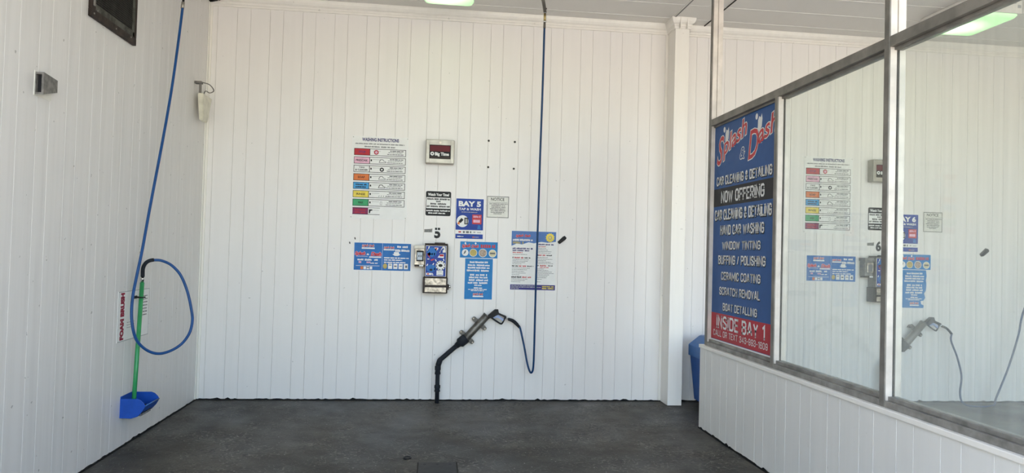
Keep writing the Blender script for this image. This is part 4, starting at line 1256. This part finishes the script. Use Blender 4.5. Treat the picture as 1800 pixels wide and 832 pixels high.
# foam brush with its hose loop
h0, h1 = Vector((XL + .055, -1.685, .285)), Vector((XL + .048, -1.555, 1.262))
h0 = at(234.5, 716, -1.69); h1 = at(250, 497, -1.56)
ax = (h1 - h0).normalized()
r = thing('foam_brush', 'foam brush with green handle and looping blue hose on the left wall', 'brush', h0)
MB().tube([h0, h0 + ax * .3, h1], .0165, 18).build('handle', GREENP, r)
hd = MB().box(h0.x - .018, h0.y - .06, .262, h0.x + .085, h0.y + .14, .300, .006).build('brush_head', BLACK, r)
MB().box(h0.x - .014, h0.y - .055, .244, h0.x + .08, h0.y + .135, .264, .004).build('bristles', BRISTLE, hd)
f0, f1 = h1, h1 + ax * .05
MB().tube([f0, f0 + ax * .02, f0 + ax * .021, f0 + ax * .035, f0 + ax * .036, f1], [.012, .012, .0145, .0145, .011, .011], 14).build('connector', CHROME, r)
g = spline([f1 - ax * .004, at(251.5, 472, -1.555), at(256, 463, -1.55), at(263, 458.5, -1.54), at(271, 457, -1.53)], 6)
MB().tube(g, [.015] * (len(g) - 2) + [.0145, .013], 14).build('hose_guard', RUBBER, r)
loop = [at(269, 457.3, -1.53), at(284, 458.5, -1.51), at(302, 467, -1.47), at(318, 485, -1.44), at(330, 515, -1.42), at(337, 548, -1.42), at(338, 566, -1.43), at(333, 586, -1.46), at(320, 604, -1.51), at(302, 616, -1.56), at(281, 622, -1.62), at(262, 618, -1.68), at(245, 605, -1.74), at(236, 588, -1.78), at(231.5, 560, -1.79), at(233, 525, -1.76), at(240, 487, -1.71), at(250, 440, -1.65), at(263, 368, -1.55), at(276, 300, -1.46), at(290, 225, -1.35), at(302, 155, -1.25), at(312, 85, -1.15), at(319, 30, -1.08), at(321, 13, -1.06)]
MB().tube(spline(loop, 7), .0112, 14).build('hose', HOSEB, r)
c0, c1 = at(320.6, 15, -1.06), at(322, 4, -1.05)
MB().tube([c0, c1], .0145, 12).build('hose_crimp', STEEL, r)
fe = c1 + (c1 - c0).normalized() * .05
MB().tube([c1, fe], .010, 12).build('swivel', BLACK, r)
rehome(r)
hose_boom(fe, (-.35, -2.75, 4.11), 'grey pipe boom under the ceiling carrying the foam brush hose')

# black clip that holds the handle
cz = at(249, 523, -1.58)
r = thing('handle_clip', 'black spring clip on left wall gripping the green handle', 'clip', (XL, cz.y, cz.z))
b = MB(); b.box(XL, cz.y - .03, cz.z - .012, XL + .010, cz.y + .03, cz.z + .012, .003)
b.build('clip_base', BLACK, r)
for sg in (1, -1):
    MB().tube(spline([(XL + .008, cz.y + sg * .012, cz.z), (XL + .020, cz.y + sg * .026, cz.z), (XL + .045, cz.y + sg * .022, cz.z), (XL + .062, cz.y + sg * .012, cz.z), (XL + .072, cz.y + sg * .024, cz.z)], 6), .0055, 10).build('clip_arm', BLACK, r)
rehome(r)

# ------------------------------------------------------------------ blue bin behind the partition
r = thing('waste_bin', 'large blue plastic bin with sloped lid between column and partition', 'bin', (3.1, -.55, 0))
BX0, BX1, BY0, BY1 = 2.785, 3.42, -1.02, -.155


def loft(secs, rd=.05):
    t = bmesh.new(); rings = []
    for ins, z in secs:
        ring = []
        for sx, sy, a0 in ((1, 1, 0), (-1, 1, 90), (-1, -1, 180), (1, -1, 270)):
            for a in (0, 30, 60, 90):
                cx = BX1 - ins - rd if sx > 0 else BX0 + ins + rd; cy = BY1 - ins - rd if sy > 0 else BY0 + ins + rd
                ring.append(t.verts.new((cx + rd * math.cos(math.radians(a0 + a)), cy + rd * math.sin(math.radians(a0 + a)), z)))
        rings.append(ring)
    for p, q in zip(rings, rings[1:]):
        for i in range(16): t.faces.new((p[i], p[(i + 1) % 16], q[(i + 1) % 16], q[i]))
    t.faces.new(rings[0][::-1]); t.faces.new(rings[-1])
    return MB().join(t)


loft([(.07, .075), (.055, .082), (.015, .55)]).build('body', BINB, r)
loft([(.0, .548), (.0, .552), (.0, .655), (.004, .664), (.085, .762), (.095, .768), (.18, .775)]).build('lid', BINLID, r)
for fx in (BX0 + .14, BX1 - .14):
    for fy in (BY0 + .14, BY1 - .14):
        MB().tube([(fx, fy, 0), (fx, fy, .08)], .03, 12).build('foot', BLACK, r)
rehome(r)

# ------------------------------------------------------------------ floor fittings
r = thing('drain_cover', 'dark rectangular iron drain cover set in the wet floor', 'drain cover', (.085, -2.45, 0))
MB().box(-.150, -.27, -.01, .150, .27, .004, .002).build('cover_frame', GAP, r)
pl = MB().box(-.138, -.258, 0, .138, .258, .008, .002).build('plate', IRON, r)
b = MB()
for k in range(3):
    for j in range(3): b.tube([(-.095 + .095 * k, .21 - .21 * j, .0075), (-.095 + .095 * k, .21 - .21 * j, .0090)], .012, 10)
b.build('plate_hole', BLACK, pl)
r = thing('floor_plug', 'small round iron ring plug in the floor near the drain cover', 'plug', (-.143, -2.06, 0))
ring = [Vector((.028 * math.cos(k * math.pi / 12), .028 * math.sin(k * math.pi / 12), .003)) for k in range(25)]
MB().tube(ring, .005, 8, False).build('rim', BLACK, r)
MB().tube([(0, 0, 0), (0, 0, .002)], .025, 20).build('disc', FLOOR, r)
